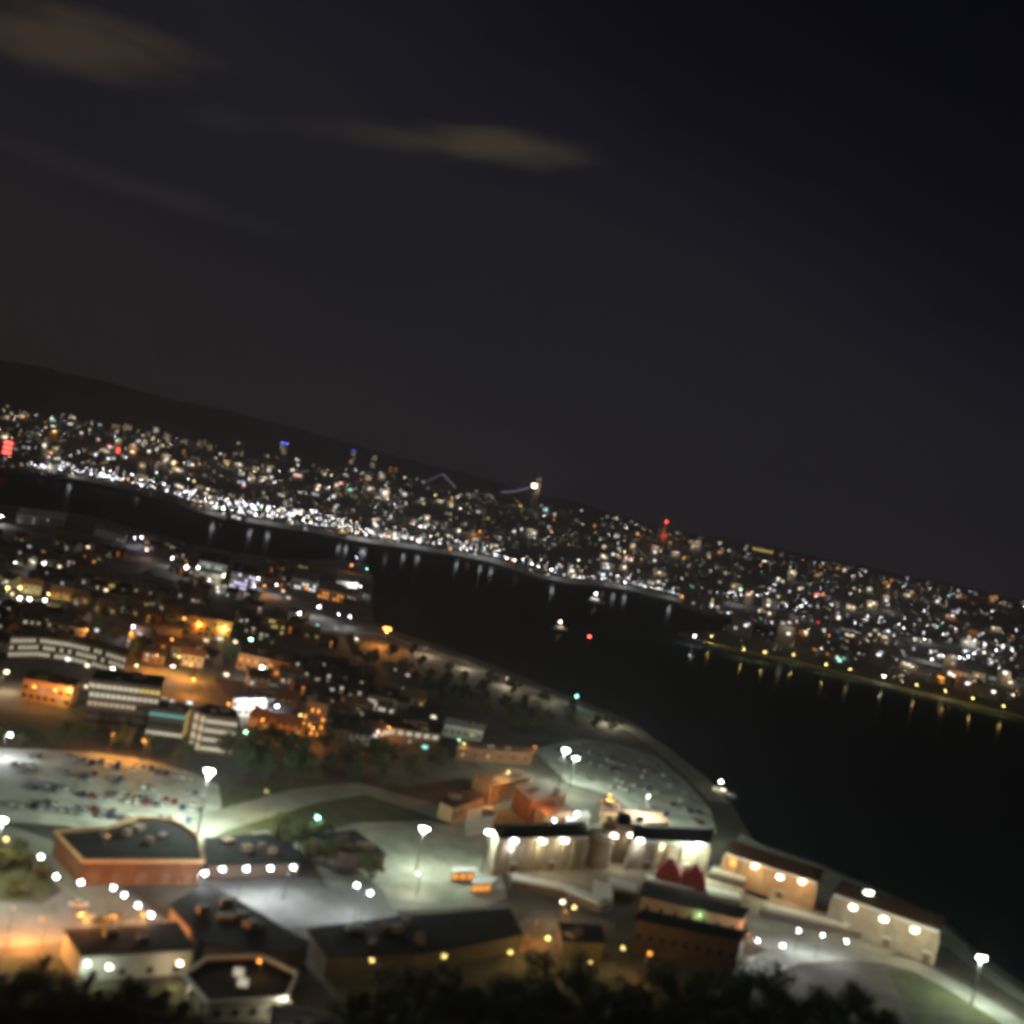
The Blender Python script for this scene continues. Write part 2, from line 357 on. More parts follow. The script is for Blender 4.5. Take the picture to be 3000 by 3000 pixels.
# ------------------------------------------------------------------ windows / buildings
def unit_box(m, name): return cached(('ub', m.name, name), lambda: MB().box(-.5, -.5, -.5, .5, .5, .5).mesh(name, m))
def window(parent, p, ang, wd_, ht, m, frame=True):
    """window pane standing 4 cm proud of its wall inside a thin frame"""
    o = ob('window', unit_box(m, 'window'), parent, p, ang, (wd_, .10, ht))
    return o
def building(name, label, cat, roof_px, zr, wall, roof, z0=0, over=.4, wins=(), group=None, parapet=0, clutter=0, pts=None, pmat=None):
    """outline traced on the roof plane, walls dropped to the ground. wins: (edge, rows, cols, w, h, z_first, dz, chooser(r,c)->material)"""
    pts = pts or [P(x, y, zr) for x, y in roof_px]
    pts = ccw([(p[0], p[1]) for p in pts]); cx = sum(p[0] for p in pts) / len(pts); cy_ = sum(p[1] for p in pts) / len(pts)
    t = thing(name, label, cat, (cx, cy_, z0), 0, group)
    q = [(p[0] - cx, p[1] - cy_) for p in pts]; hz = zr - z0
    mb = MB(); mb.prism(q, 0, hz - .3); ob('wall', mb.mesh('wall', wall), t)
    def grow(q, d):
        out = []
        for i in range(len(q)):
            a, b, c_ = Vector(q[i - 1]), Vector(q[i]), Vector(q[(i + 1) % len(q)])
            e1 = (b - a).normalized(); e2 = (c_ - b).normalized(); n1 = Vector((e1.y, -e1.x)); n2 = Vector((e2.y, -e2.x))
            m_ = (n1 + n2); m_ = m_ / max(.5, m_.length_squared / 2) ; out.append(tuple(b + m_ * d))
        return out
    rf = ob('roof', MB().prism(grow(q, over), hz - .3, hz).mesh('roof', roof), t)
    if parapet:
        mb = MB(); a = grow(q, over - .05); b = grow(q, over - .45); n = len(q)
        V = [(x, y, hz) for x, y in a] + [(x, y, hz + parapet) for x, y in a] + [(x, y, hz + parapet) for x, y in b] + [(x, y, hz) for x, y in b]
        F = []
        for i in range(n):
            j = (i + 1) % n
            F += [(i, j, n + j, n + i), (n + i, n + j, 2 * n + j, 2 * n + i), (2 * n + i, 2 * n + j, 3 * n + j, 3 * n + i)]
        ob('parapet', MB().add(V, F).mesh('parapet', pmat or wall), rf)
    for _ in range(clutter):
        k = rnd.randrange(len(q)); f = rnd.uniform(.15, .6); x, y = q[k][0] * f, q[k][1] * f
        s_ = rnd.uniform(.8, 2.2); ob('roof_vent', MB().box(-s_, -s_ * .7, 0, s_, s_ * .7, rnd.uniform(.8, 1.8)).mesh('roof_vent', MT['brownwall']), rf, (x, y, hz), rnd.uniform(0, 1.5))
    for (e, rows, cols, ww, wh, zf, dz, ch) in wins:
        a, b = Vector(q[e % len(q)]), Vector(q[(e + 1) % len(q)]); d = b - a; ln = d.length; d.normalize(); nrm = Vector((d.y, -d.x)); ang = math.atan2(d.y, d.x)
        for r_ in range(rows):
            for c_ in range(cols):
                m = ch(r_, c_)
                if m is None: continue
                x = a + d * (ln * (c_ + .5) / cols) + nrm * .03
                window(t, (x.x, x.y, zf + r_ * dz), ang, min(ww, ln / cols * .8), wh, m)
    return t
def cam_edges(pts):
    """edge indices (of the ccw outline) whose outward side faces the camera, widest first"""
    pts = ccw([(p[0], p[1]) for p in pts]); out = []
    for i in range(len(pts)):
        a, b = Vector(pts[i]), Vector(pts[(i + 1) % len(pts)]); d = (b - a); n = Vector((d.y, -d.x)); mid = (a + b) / 2
        if n.dot(-mid) > 0: out.append((n.normalized().dot(-mid.normalized()) * d.length, i))
    return [i for _, i in sorted(out, reverse=True)]
def lit(c, k, p=1.0, dark=True):
    m = E(c, k)
    return lambda r_, c_: m if rnd.random() < p else (MT['glass'] if dark else None)
# ------------------------------------------------------------------ streets, squares, lawns
def area(name, pxs, z, m): return sheet(name, [(p.x, p.y) for p in (P(x, y, z) for x, y in pxs)], z, m, drop=.2)
strip('promenade', [(840, 1830), (1000, 1846), (1135, 1862), (1200, 1885), (1350, 1935), (1500, 1996), (1680, 2066), (1850, 2135), (1930, 2185), (2040, 2275), (2110, 2350)], 11, .10, MT['concrete'])
strip('road', [(-200, 1480), (100, 1530), (300, 1580), (480, 1640), (640, 1690), (800, 1745), (900, 1790), (1000, 1825)], 12, .06, MT['road'])
strip('road', [(-200, 1690), (60, 1730), (200, 1770), (340, 1700), (480, 1640)], 10, .064, MT['road'])
strip('road', [(60, 1735), (200, 1800), (330, 1850), (470, 1880), (620, 1910), (760, 1960), (900, 2020), (960, 2100)], 11, .068, MT['road'])
strip('road', [(-200, 1960), (0, 1990), (150, 2030), (240, 2050)], 11, .072, MT['road'])
strip('road', [(560, 1800), (620, 1860), (620, 1910), (600, 1990), (640, 2040), (760, 2075), (960, 2100), (1140, 2150), (1340, 2190), (1480, 2270), (1640, 2390)], 10, .076, MT['road'])
strip('road', [(500, 2460), (620, 2410), (760, 2370), (900, 2330), (1060, 2310), (1230, 2360), (1400, 2420)], 14, .08, MT['concrete'])
strip('road', [(-60, 2420), (90, 2470), (170, 2530), (240, 2590), (340, 2660), (470, 2735), (560, 2790)], 12, .084, MT['concrete'])
strip('road', [(560, 2790), (800, 2850), (1090, 2840), (1300, 2830), (1500, 2815), (1620, 2790), (1780, 2840), (1930, 2835), (2180, 2850)], 11, .088, MT['road'])
strip('road', [(1620, 2790), (1560, 2720), (1600, 2680), (1700, 2690), (1800, 2720)], 9, .092, MT['road'])
strip('road', [(2180, 2850), (2300, 2800), (2420, 2790), (2560, 2800), (2680, 2830), (2800, 2890), (2930, 2970), (3060, 3060), (3200, 3160)], 10, .096, MT['concrete'])
strip('promenade', [(2760, 2740), (2850, 2815), (2950, 2890), (3080, 2970), (3250, 3080)], 7, .10, MT['concrete'])
area('car_park', [(-60, 2190), (120, 2195), (290, 2205), (420, 2225), (560, 2262), (640, 2300), (650, 2360), (590, 2440), (470, 2470), (340, 2460), (200, 2420), (-60, 2400)], .05, MT['carpark'])
area('car_park', [(1560, 2195), (1690, 2165), (1800, 2175), (1920, 2215), (2010, 2290), (2080, 2370), (2100, 2440), (1990, 2440), (1880, 2400), (1790, 2330), (1660, 2290)], .052, MT['carpark'])
area('plaza', [(600, 2580), (900, 2570), (1120, 2600), (1170, 2680), (1110, 2695), (830, 2720), (760, 2680), (690, 2630)], .054, MT['paving'])
area('courtyard', [(940, 2440), (1050, 2410), (1250, 2405), (1440, 2440), (1470, 2560), (1485, 2630), (1420, 2655), (1150, 2668), (1125, 2610), (1050, 2550)], .056, MT['pave_g'])
area('plaza', [(190, 2605), (330, 2580), (420, 2640), (500, 2705), (480, 2745), (200, 2755), (90, 2770), (-60, 2780), (-60, 2640), (120, 2650)], .058, MT['paving'])
area('lawn', [(-60, 2500), (60, 2490), (130, 2510), (160, 2560), (140, 2620), (60, 2640), (-60, 2630)], .06, MT['grass'])
area('lawn', [(860, 1840), (960, 1852), (1080, 1872), (1090, 1890), (950, 1885), (850, 1868)], .062, MT['grass'])
area('lawn', [(620, 2300), (760, 2290), (1050, 2320), (1240, 2375), (1200, 2395), (1050, 2400), (900, 2420), (700, 2450), (640, 2440)], .042, MT['grass'])
area('lawn', [(2600, 2840), (2680, 2850), (2800, 2910), (2920, 2990), (3060, 3090), (3000, 3150), (2700, 3060), (2640, 2920)], .044, MT['grass'])
area('lawn', [(-100, 2800), (200, 2810), (250, 2890), (540, 2880), (600, 2960), (650, 3150), (-100, 3150)], .046, MT['grass'])
area('quay', [(2170, 2440), (2240, 2480), (2400, 2535), (2600, 2622), (2750, 2695), (2840, 2780), (2760, 2770), (2560, 2800), (2300, 2800), (2190, 2760), (2190, 2700), (2130, 2660), (2100, 2560)], .048, MT['pave_g'])

# ------------------------------------------------------------------ the old fort on the point
def rampart(label, pxs, z):
    """raised terrace of the fort; the pale coping along its outer edge is a part of it"""
    pts = ccw([(p.x, p.y) for p in (P(x, y, z) for x, y in pxs)])
    cx = sum(p[0] for p in pts) / len(pts); cy_ = sum(p[1] for p in pts) / len(pts)
    t = thing('rampart', label, 'rampart', (cx, cy_, 0))
    for nm, za, zb, m in (('wall', 0, z - .3, MT['brownwall']), ('terrace_paving', z - .3, z, MT['stone'])):
        d = MB().prism([(p[0] - cx, p[1] - cy_) for p in pts], za, zb).mesh(nm, m)
        bm = bmesh.new(); bm.from_mesh(d); bmesh.ops.triangulate(bm, faces=[f for f in bm.faces if len(f.verts) > 4]); bm.to_mesh(d); bm.free()
        ob(nm, d, t)
    return t, cx, cy_
def coping(t, cx, cy_, pxs, z, width, dz=.5):
    pts = [P(x, y, z) for x, y in pxs]
    for a, b in zip(pts[:-1], pts[1:]):
        d = b - a; n = max(1, round(d.length / 3.2)); ang = math.atan2(d.y, d.x)
        for i in range(n):
            c_ = a + d * ((i + .5) / n)
            ob('coping_stone', unit_box(MT['coping'], 'coping_stone'), t, (c_.x - cx, c_.y - cy_, z + dz / 2), ang, (d.length / n - .06, width, dz))
t, cx, cy_ = rampart('long raised rampart with pale coping below the lit fort hall', [(1478, 2545), (1500, 2578), (1660, 2612), (1760, 2652), (1797, 2642), (1800, 2606), (1868, 2618), (1888, 2580), (2090, 2626), (2172, 2640), (2180, 2590), (2120, 2560), (2090, 2535), (1850, 2510), (1730, 2505), (1470, 2510)], 2.5)
coping(t, cx, cy_, [(1500, 2569), (1660, 2602), (1757, 2641)], 2.5, 4.5)
coping(t, cx, cy_, [(1764, 2632), (1764, 2588)], 2.5, 6)
coping(t, cx, cy_, [(1782, 2583), (1862, 2602)], 2.5, 6.5)
coping(t, cx, cy_, [(1893, 2571), (2090, 2612), (2165, 2626)], 2.5, 4.5)
t, cx, cy_ = rampart('low rampart with pale coping before the waterside fort halls', [(2225, 2662), (2380, 2698), (2525, 2730), (2560, 2722), (2440, 2660), (2400, 2640), (2260, 2625)], 2.2)
coping(t, cx, cy_, [(2240, 2655), (2380, 2687), (2520, 2718)], 2.2, 4)
t, cx, cy_ = rampart('short upper rampart with pale coping between red marquee and orange hall', [(2075, 2552), (2180, 2582), (2200, 2560), (2090, 2528)], 5)
coping(t, cx, cy_, [(2085, 2546), (2185, 2574)], 5, 3.2)

def hall(label, px, zr, wall, roof, cols, z0=2.2, rise=1.6):
    """fort hall: stone walls with piers and small openings, hipped slate roof"""
    pts = [P(x, y, zr) for x, y in px]
    t = building('fort_hall', label, 'fort', None, zr, wall, roof, z0, .5, pts=[(p.x, p.y) for p in pts])
    q = ccw([(p.x - t.location.x, p.y - t.location.y) for p in pts])
    es = cam_edges(pts)
    e = es[0]; a, b = Vector(q[e]), Vector(q[(e + 1) % 4]); d = b - a; ln = d.length; d.normalize(); nr = Vector((d.y, -d.x)); ang = math.atan2(d.y, d.x)
    hz = zr - z0
    for i in range(cols + 1):
        p = a + d * (ln * i / cols) + nr * .25
        ob('buttress', unit_box(wall, 'buttress'), t, (p.x, p.y, hz * .42), ang, (1.1, 1.0, hz * .84))
    for i in range(cols):
        p = a + d * (ln * (i + .5) / cols) + nr * .02
        if i % 3 == 1:
            ob('doorway', unit_box(MT['wood'], 'doorway'), t, (p.x, p.y, 1.5), ang, (2.0, .3, 3.0))
            ob('lintel', unit_box(MT['coping'], 'lintel'), t, (p.x + nr.x * .12, p.y + nr.y * .12, 3.2), ang, (2.8, .3, .4))
    ob('cornice', unit_box(MT['coping'], 'cornice'), t, ((a.x + b.x) / 2 + nr.x * .3, (a.y + b.y) / 2 + nr.y * .3, hz - .75), ang, (ln, .5, .5))
    # hipped roof above the slab
    c0 = [Vector(x) for x in q]; m_ = sum(c0, Vector((0, 0))) / 4
    if (c0[1] - c0[0]).length > (c0[2] - c0[1]).length: r1, r2 = (c0[0] + c0[3]) / 2, (c0[1] + c0[2]) / 2
    else: r1, r2 = (c0[0] + c0[1]) / 2, (c0[2] + c0[3]) / 2
    r1 = m_ + (r1 - m_) * .75; r2 = m_ + (r2 - m_) * .75
    V = [(v.x, v.y, hz + .003) for v in c0] + [(r1.x, r1.y, hz + rise), (r2.x, r2.y, hz + rise)]
    if (c0[1] - c0[0]).length > (c0[2] - c0[1]).length: F = [(0, 1, 5, 4), (1, 2, 5), (2, 3, 4, 5), (3, 0, 4)]
    else: F = [(0, 1, 4), (1, 2, 5, 4), (2, 3, 5), (3, 0, 4, 5)]
    ob('roof', MB().add(V, F).mesh('roof', roof), t)
    return t
hall('long floodlit stone fort hall at the middle of the waterside wall', [(1462, 2454), (1722, 2446), (1712, 2407), (1448, 2414)], 14, MT['stone'], MT['slate'], 7)
hall('floodlit stone fort hall behind the red marquee', [(1852, 2454), (2078, 2468), (2090, 2430), (1862, 2416)], 13.5, MT['stone'], MT['slate'], 6)
hall('sandstone fort hall with brown roof at the water\'s edge, beyond the marquee', [(2128, 2495), (2395, 2581), (2412, 2547), (2152, 2462)], 12, MT['ochre'], MT['tile'], 7, 1.5)
hall('end hall of the fort, floodlit, nearest the coast road', [(2445, 2615), (2752, 2723), (2768, 2687), (2470, 2581)], 11.5, MT['stone'], MT['tile'], 8, 0)
c_ = P(1762, 2448, 12.4); ring = [(c_.x + 4.3 * math.cos(k * math.pi / 8), c_.y + 4.3 * math.sin(k * math.pi / 8)) for k in range(16)]
tw = building('round_bastion', 'round pale stone bastion beside the shade-coloured buttress tower', 'bastion', None, 12.4, MT['stone'], MT['coping'], 2.2, .35, pts=ring, parapet=1.0)
building('tower', 'dark brown square tower between the two floodlit fort halls', 'tower', [(1810, 2422), (1846, 2428), (1846, 2392), (1812, 2388)], 15, MT['brownwall'], MT['tar'], 2.2, .4, parapet=.9)  # brown wall colour carries the shade on this buttress
# red twin-peaked marquee
mq = thing('marquee', 'red twin-peaked marquee tent on the fort terrace', 'marquee', P(1992, 2585, 2.5), R(-10))
for i, sx in enumerate((-4.2, 4.2)):
    V = [(sx - 4, -4, 2.6), (sx + 4, -4, 2.6), (sx + 4, 4, 2.6), (sx - 4, 4, 2.6)]
    V += [(sx - 2.7, -2.7, 5.0), (sx + 2.7, -2.7, 5.0), (sx + 2.7, 2.7, 5.0), (sx - 2.7, 2.7, 5.0), (sx, 0, 7.4)]
    ob('canopy', MB().add(V, [(0, 1, 5, 4), (1, 2, 6, 5), (2, 3, 7, 6), (3, 0, 4, 7), (4, 5, 8), (5, 6, 8), (6, 7, 8), (7, 4, 8)]).mesh('canopy', MT['redcanvas']), mq)
    ob('side_wall', MB().box(sx - 3.9, -3.9, 0, sx + 3.9, 3.9, 2.55).mesh('side_wall', MT['redcanvas']), mq)
    for x in (-4, 4):
        for y in (-4, 4): ob('pole', MB().tube([(sx + x, y, 0), (sx + x, y, 2.7)], .08).mesh('pole', MT['metal']), mq)

# fort lamps
fl = [(1505, 2459), (1590, 2461), (1655, 2459), (1697, 2445), (1800, 2445), (1850, 2444), (1876, 2459), (1942, 2458), (1998, 2452)]
orde = ['first', 'second', 'third', 'fourth', 'fifth', 'sixth', 'seventh', 'eighth', 'ninth', 'tenth', 'eleventh', 'twelfth']
for i, (x, y) in enumerate(fl):
    lamp(x, y + 3, 'cream' if i % 3 else 'white', rnd.choice([500, 750, 1000]), 'glaring white lamp on the fort halls, %s from the courtyard end' % orde[i], h=13.0, r=1.25 if i in (0, 3) else 1.0, k=44, kind='wall_lamp')
for i, (x, y) in enumerate([(2150, 2507), (2212, 2537), (2285, 2569), (2350, 2582)]):
    lamp(x, y, 'orange' if i == 0 else 'warm', (400, 750, 500, 600)[i], '%s warm white lamp along the brown-roofed sandstone fort hall' % orde[i].capitalize(), h=11.2, r=1.0, k=44, kind='wall_lamp')
for i, (x, y) in enumerate([(2478, 2624), (2500, 2658), (2590, 2692), (2680, 2724), (2722, 2712)]):
    lamp(x, y, 'warm' if i % 2 else 'cream', (800, 400, 550, 1200, 500)[i], '%s bright lamp along the end hall of the fort, counted from the marquee side' % orde[i].capitalize(), h=10.8, r=1.1, k=44, kind='wall_lamp')
lamp(2050, 2474, 'mercury', 14000, 'very bright white floodlight mast right behind the red marquee', h=14, r=.55, k=140, kind='mast')
lamp(2545, 2615, 'mercury', 14000, 'white floodlight mast on the water side of the end fort hall', h=13, r=.5, k=140, kind='mast')
lamp(2875, 2805, 'mercury', 30000, 'single white floodlight mast on the coast path past the fort', h=14, r=.5, k=160, kind='mast')
for i, (x, y) in enumerate([(2220, 2755), (2293, 2770), (2340, 2726), (2410, 2740), (2480, 2757)]):
    lamp(x, y, 'white', 3000, '%s white lamp of the zigzag group below the low rampart' % orde[i].capitalize(), h=7, r=.32, k=110)
lamp(2185, 2700, 'orange', 350, 'upper small orange lamp at the end of the brown barracks', h=5, r=.2, k=40)
lamp(2192, 2737, 'orange', 450, 'lower small orange lamp at the end of the brown barracks', h=4, r=.2, k=40)
lamp(2050, 2680, 'green', 250, 'tiny green lamp in the gap behind the brown barracks', h=5, r=.18, k=30)
lamp(1648, 2642, 'warm', 900, 'brighter of two warm lamps in the street under the rampart', h=7, r=.42, k=110)
lamp(1682, 2658, 'yellow', 900, 'dimmer of two warm lamps in the street under the rampart', h=7, r=.35, k=90)
lamp(1660, 2672, 'orange', 1300, 'low orange lamp lighting the foot of the rampart', h=4.5, r=.12, k=20)
lamp(1605, 2748, 'yellow', 2600, 'yellow sodium lamp at the bend of the orange-lit lane', h=8, r=.4, k=80)
lamp(1575, 2700, 'orange', 3500, 'weak orange lamp halfway up the orange-lit lane', h=6, r=.12, k=15)
for i, (x, y, c, pw) in enumerate([(1090, 2813, 'yellow', 350), (1302, 2801, 'yellow', 450), (1495, 2789, 'yellow', 400), (1730, 2817, 'yellow', 400), (1825, 2777, 'yellow', 1000), (1904, 2793, 'orange', 1300)]):
    lamp(x, y, c, pw, '%s sodium lamp of the dark street before the trees, counted from the hexagonal pavilion' % orde[i].capitalize(), h=8, r=.36, k=60)
# courtyard and square
lamp(1243, 2427, 'mercury', 20000, 'lone bright white mast in the middle of the pale courtyard', h=13, r=.5, k=150, kind='mast')
lamp(1435, 2437, 'mercury', 6500, 'white mast at the courtyard corner of the fort, lower of a pair', h=13, r=.45, k=150, kind='mast')
lamp(1475, 2425, 'mercury', 6500, 'white mast at the courtyard corner of the fort, upper of a pair', h=13, r=.45, k=150, kind='mast')
lamp(1225, 2560, 'cream', 1500, 'small cream lamp beside the orange-sided kiosks', h=6, r=.22, k=60)
lamp(1625, 2403, 'white', 1800, 'white street lamp behind the long fort hall, nearer the courtyard', h=8, r=.4, k=100)
lamp(1690, 2385, 'white', 2600, 'white street lamp behind the long fort hall, beside the pale canopy', h=8, r=.5, k=110)
for i, (x, y) in enumerate([(600, 2558), (652, 2546), (722, 2545), (793, 2544), (860, 2541)]):
    lamp(x, y, 'white', 4200, 'white lamp in the row of five over the grey square, %s from the brick depot' % orde[i], h=9, r=.45, k=130)
lamp(1045, 2593, 'white', 3800, 'left one of two white lamps at the far corner of the grey square', h=9, r=.42, k=120)
lamp(1085, 2616, 'white', 3800, 'right one of two white lamps at the far corner of the grey square', h=9, r=.42, k=120)
# left road and depot
for i, (x, y) in enumerate([(120, 2510), (165, 2567), (237, 2585), (332, 2600), (365, 2622), (405, 2652), (443, 2680)]):
    lamp(x, y, 'white', 200, '%s white lamp down the pale road past the round lawn, counted from its far end' % orde[i].capitalize(), h=9, r=.38, k=120)
lamp(18, 2458, 'yellow', 1800, 'yellow sodium lamp at the left edge above the round lawn', h=9, r=.38, k=90)
lamp(4, 2400, 'mercury', 36000, 'tall white mast added at the left edge to light the car park', h=20, r=.5, k=150, kind='mast')  # mast added at the frame edge to brighten the car park
lamp(615, 2258, 'mercury', 130000, 'very bright lone white mast at the corner of the big car park', h=20, r=.6, k=160, kind='mast')
lamp(315, 2450, 'orange', 120, 'small orange lamp on the dark roof garden of the brick depot', h=8.0, r=.25, k=40)
for i, (x, y) in enumerate([(250, 2694), (335, 2686), (420, 2678)]):
    lamp(x, y, 'orange', 11000, '%s orange lamp over the square behind the green-lit pavilion' % orde[i].capitalize(), h=7, r=.3, k=50)
lamp(40, 2660, 'orange', 13000, 'orange lamp at the left edge of the orange-lit square', h=8, r=.2, k=25)  # extra lamp added for the square's orange glow
lamp(120, 2690, 'orange', 11000, 'orange lamp at the dim corner beside the green-lit pavilion', h=7, r=.2, k=25)
lamp(520, 2585, 'orange', 600, 'orange lamp at the end of the brick depot facade', h=8, r=.15, k=15)
lamp(256, 2822, 'mercury', 420, 'greenish lamp at the corner of the long pale pavilion', h=4.5, r=.32, k=60, kind='wall_lamp')
lamp(320, 2832, 'mercury', 420, 'white lamp on the front of the long pale pavilion', h=4.5, r=.34, k=110, kind='wall_lamp')
lamp(527, 2822, 'warm', 700, 'warm lamp where the long pale pavilion meets the hexagonal one', h=4.5, r=.36, k=110, kind='wall_lamp')
lamp(760, 2815, 'orange', 700, 'orange lamp behind the hexagonal pavilion', h=8.6, r=.34, k=70)
lamp(846, 2935, 'cream', 1300, 'pale lamp at the foot of the hexagonal pavilion', h=5, r=.16, k=20)
lamp(560, 2880, 'cream', 1500, 'faint lamp in the gap between long and hexagonal pavilion', h=4, r=.12, k=10)
lamp(930, 2395, 'teal', 1100, 'turquoise lamp on the lawn behind the grey square', h=8, r=.42, k=90)
lamp(780, 2318, 'yellow', 2600, 'dim yellow lamp above the lawn near the dark trees', h=9, r=.35, k=22)
lamp(1658, 2197, 'mercury', 80000, 'brighter of two white masts at the head of the shore car park', h=18, r=.55, k=150, kind='mast')
lamp(1687, 2220, 'mercury', 16000, 'lower of two white masts at the head of the shore car park', h=13, r=.45, k=140, kind='mast')
lamp(1900, 2330, 'mercury', 60000, 'faint lamp in the middle of the shore car park', h=15, r=.12, k=30)
lamp(1567, 2189, 'orange', 500, 'small orange lamp at the edge of the shore car park', h=8, r=.28, k=60)
lamp(1490, 2262, 'yellow', 5000, 'yellow lamp on the orange-lit roofs behind the fort', h=12, r=.38, k=80)
lamp(1440, 2285, 'orange', 9000, 'faint orange lamp over the orange-lit brick block', h=13, r=.14, k=15)
lamp(1600, 2325, 'orange', 12000, 'weak orange lamp among the brick roofs behind the fort', h=14, r=.14, k=15)
lamp(1787, 2330, 'orange', 4500, 'orange lamp on the small brick gatehouse behind the fort', h=9, r=.45, k=90)
lamp(1360, 2178, 'yellow', 900, 'yellow lamp beside a green one on the dark lane', h=8, r=.35, k=70)
lamp(1345, 2167, 'green', 200, 'small green signal lamp on the dark lane', h=8, r=.26, k=40)
lamp(1690, 2040, 'teal', 1400, 'pale green lamp on the waterside promenade', h=8, r=.5, k=60)
lamp(1135, 1842, 'orange', 50000, 'very bright orange lamp at the bend of the waterside promenade', h=13, r=1.9, k=50, kind='mast')

# ------------------------------------------------------------------ near buildings
def front(px, z): return cam_edges([P(x, y, z) for x, y in px])
def wins(px, z, n, rows, cols, ww, wh, zf, dz, ch): return [(e, rows, cols if i == 0 else max(2, cols // 3), ww, wh, zf, dz, ch) for i, e in enumerate(front(px, z)[:n])]
px = [(245, 2528), (592, 2528), (572, 2450), (505, 2408), (405, 2402), (310, 2432), (165, 2442)]
b = building('depot', 'brick depot with dark roof and orange-lit front beside the square', 'depot', px, 6, MT['brick'], MT['tar'], over=.6, parapet=1.0, pmat=MT['ochre'], clutter=5, wins=wins(px, 6, 1, 1, 5, 2.6, 3.0, 1.8, 4, lambda r_, c_: MT['wood']))
px = [(195, 2724), (515, 2703), (567, 2778), (243, 2797)]
building('pavilion', 'long low pale pavilion with dark roof and greenish lamps', 'pavilion', px, 6, MT['plaster'], MT['tar'], over=.5, clutter=2, wins=wins(px, 6, 1, 1, 4, 1.4, 1.4, 1.6, 3, lit('cream', .3, 0)))
px = [(552, 2862), (614, 2818), (760, 2812), (855, 2858), (825, 2924), (616, 2936)]
hx = building('pavilion', 'hexagonal pavilion with dark roof and two lit skylights', 'pavilion', px, 4.6, MT['plaster'], MT['tar'], over=1.2, parapet=.8, pmat=MT['coping'], wins=wins(px, 4.6, 3, 1, 4, 1.5, 1.5, 2.0, 3, lit('cream', .3, 0)))
for x, y in ((700, 2846), (712, 2876)):
    p = P(x, y, 5.0); ob('skylight', unit_box(E('cream', .55), 'skylight'), hx, (p.x - hx.location.x, p.y - hx.location.y, 4.85), .2, (2.2, 3.0, .5))
building('workshop', 'dark flat roof behind the row of five lamps', 'building', [(610, 2532), (880, 2526), (850, 2470), (780, 2442), (600, 2455)], 4, MT['brownwall'], MT['tar'], clutter=4)
building('workshop', 'dark roofed shed between turquoise lamp and courtyard', 'building', [(910, 2445), (1040, 2432), (1130, 2500), (1010, 2496)], 5, MT['brownwall'], MT['slate'], clutter=3)
strip('road', [(760, 2436), (840, 2478), (900, 2508), (1020, 2512)], 7, .1, MT['concrete'])
building('shed', 'pale-edged flat roof cut by the bottom edge below the hexagonal pavilion', 'building', [(800, 2950), (1010, 2990), (1015, 3090), (785, 3070)], 7, MT['plaster'], MT['white'], over=.5, parapet=.6, clutter=2)
building('warehouse', 'wide dark flat-roofed warehouse behind the sodium street lamps', 'warehouse', [(905, 2722), (1150, 2688), (1490, 2662), (1530, 2735), (1240, 2790), (960, 2800)], 5, MT['brownwall'], MT['tar'], clutter=8)
building('office', 'dark flat-roofed block between grey square and hexagonal pavilion', 'building', [(500, 2650), (600, 2592), (700, 2640), (835, 2722), (905, 2762), (845, 2790), (600, 2762)], 5, MT['brownwall'], MT['tar'], clutter=6)
px = [(1865, 2690), (2172, 2752), (2186, 2728), (1885, 2665)]
building('barracks', 'long brown barracks with narrow dark roof below the fort', 'barracks', px, 10, MT['brownwall'], MT['tar'], over=.5, wins=wins(px, 10, 1, 1, 9, 1.0, 1.5, 5, 3.6, lit('warm', .3, 0)))
px = [(1882, 2622), (2172, 2690), (2190, 2662), (1902, 2595)]
building('barracks', 'beige barracks between rampart and long brown barracks', 'barracks', px, 6.5, MT['ochre'], MT['slate'], over=.5, wins=wins(px, 6, 1, 1, 7, 1.0, 1.4, 3, 3.6, lit('warm', .3, 0)))
building('shed', 'dark roofed shed at the bend of the orange-lit lane', 'shed', [(1640, 2700), (1760, 2712), (1770, 2760), (1650, 2752)], 6, MT['brownwall'], MT['slate'], clutter=2)
building('shed', 'small pale shed beyond the sodium lamps, among the dark trees', 'shed', [(1780, 2900), (1900, 2885), (1915, 2910), (1800, 2925)], 5, MT['plaster'], MT['tin'])
for i, (px, c) in enumerate([([(1328, 2540), (1395, 2540), (1392, 2552), (1326, 2553)], 'kiosk with bright white top and glowing orange side in the courtyard'), ([(1390, 2572), (1455, 2570), (1440, 2586), (1384, 2588)], 'low kiosk with glowing orange side nearer the fort')]):
    e = front(px, 3.2)[0]
    building('kiosk', c, 'kiosk', px, 3.2, MT['plaster'], MT['white'], over=.3, wins=[(e, 1, 3, 2.0, 1.7, 1.6, 2, lit('orange', 1.2))])
building('workshop', 'pale-roofed workshop at the end of the courtyard road', 'building', [(1372, 2372), (1440, 2362), (1450, 2392), (1375, 2404)], 6, MT['plaster'], MT['white'], over=.3, clutter=1)
building('canopy_stand', 'pale lit canopy behind the long fort hall', 'canopy', [(1655, 2385), (1720, 2375), (1728, 2390), (1660, 2402)], 5, MT['plaster'], MT['white'])
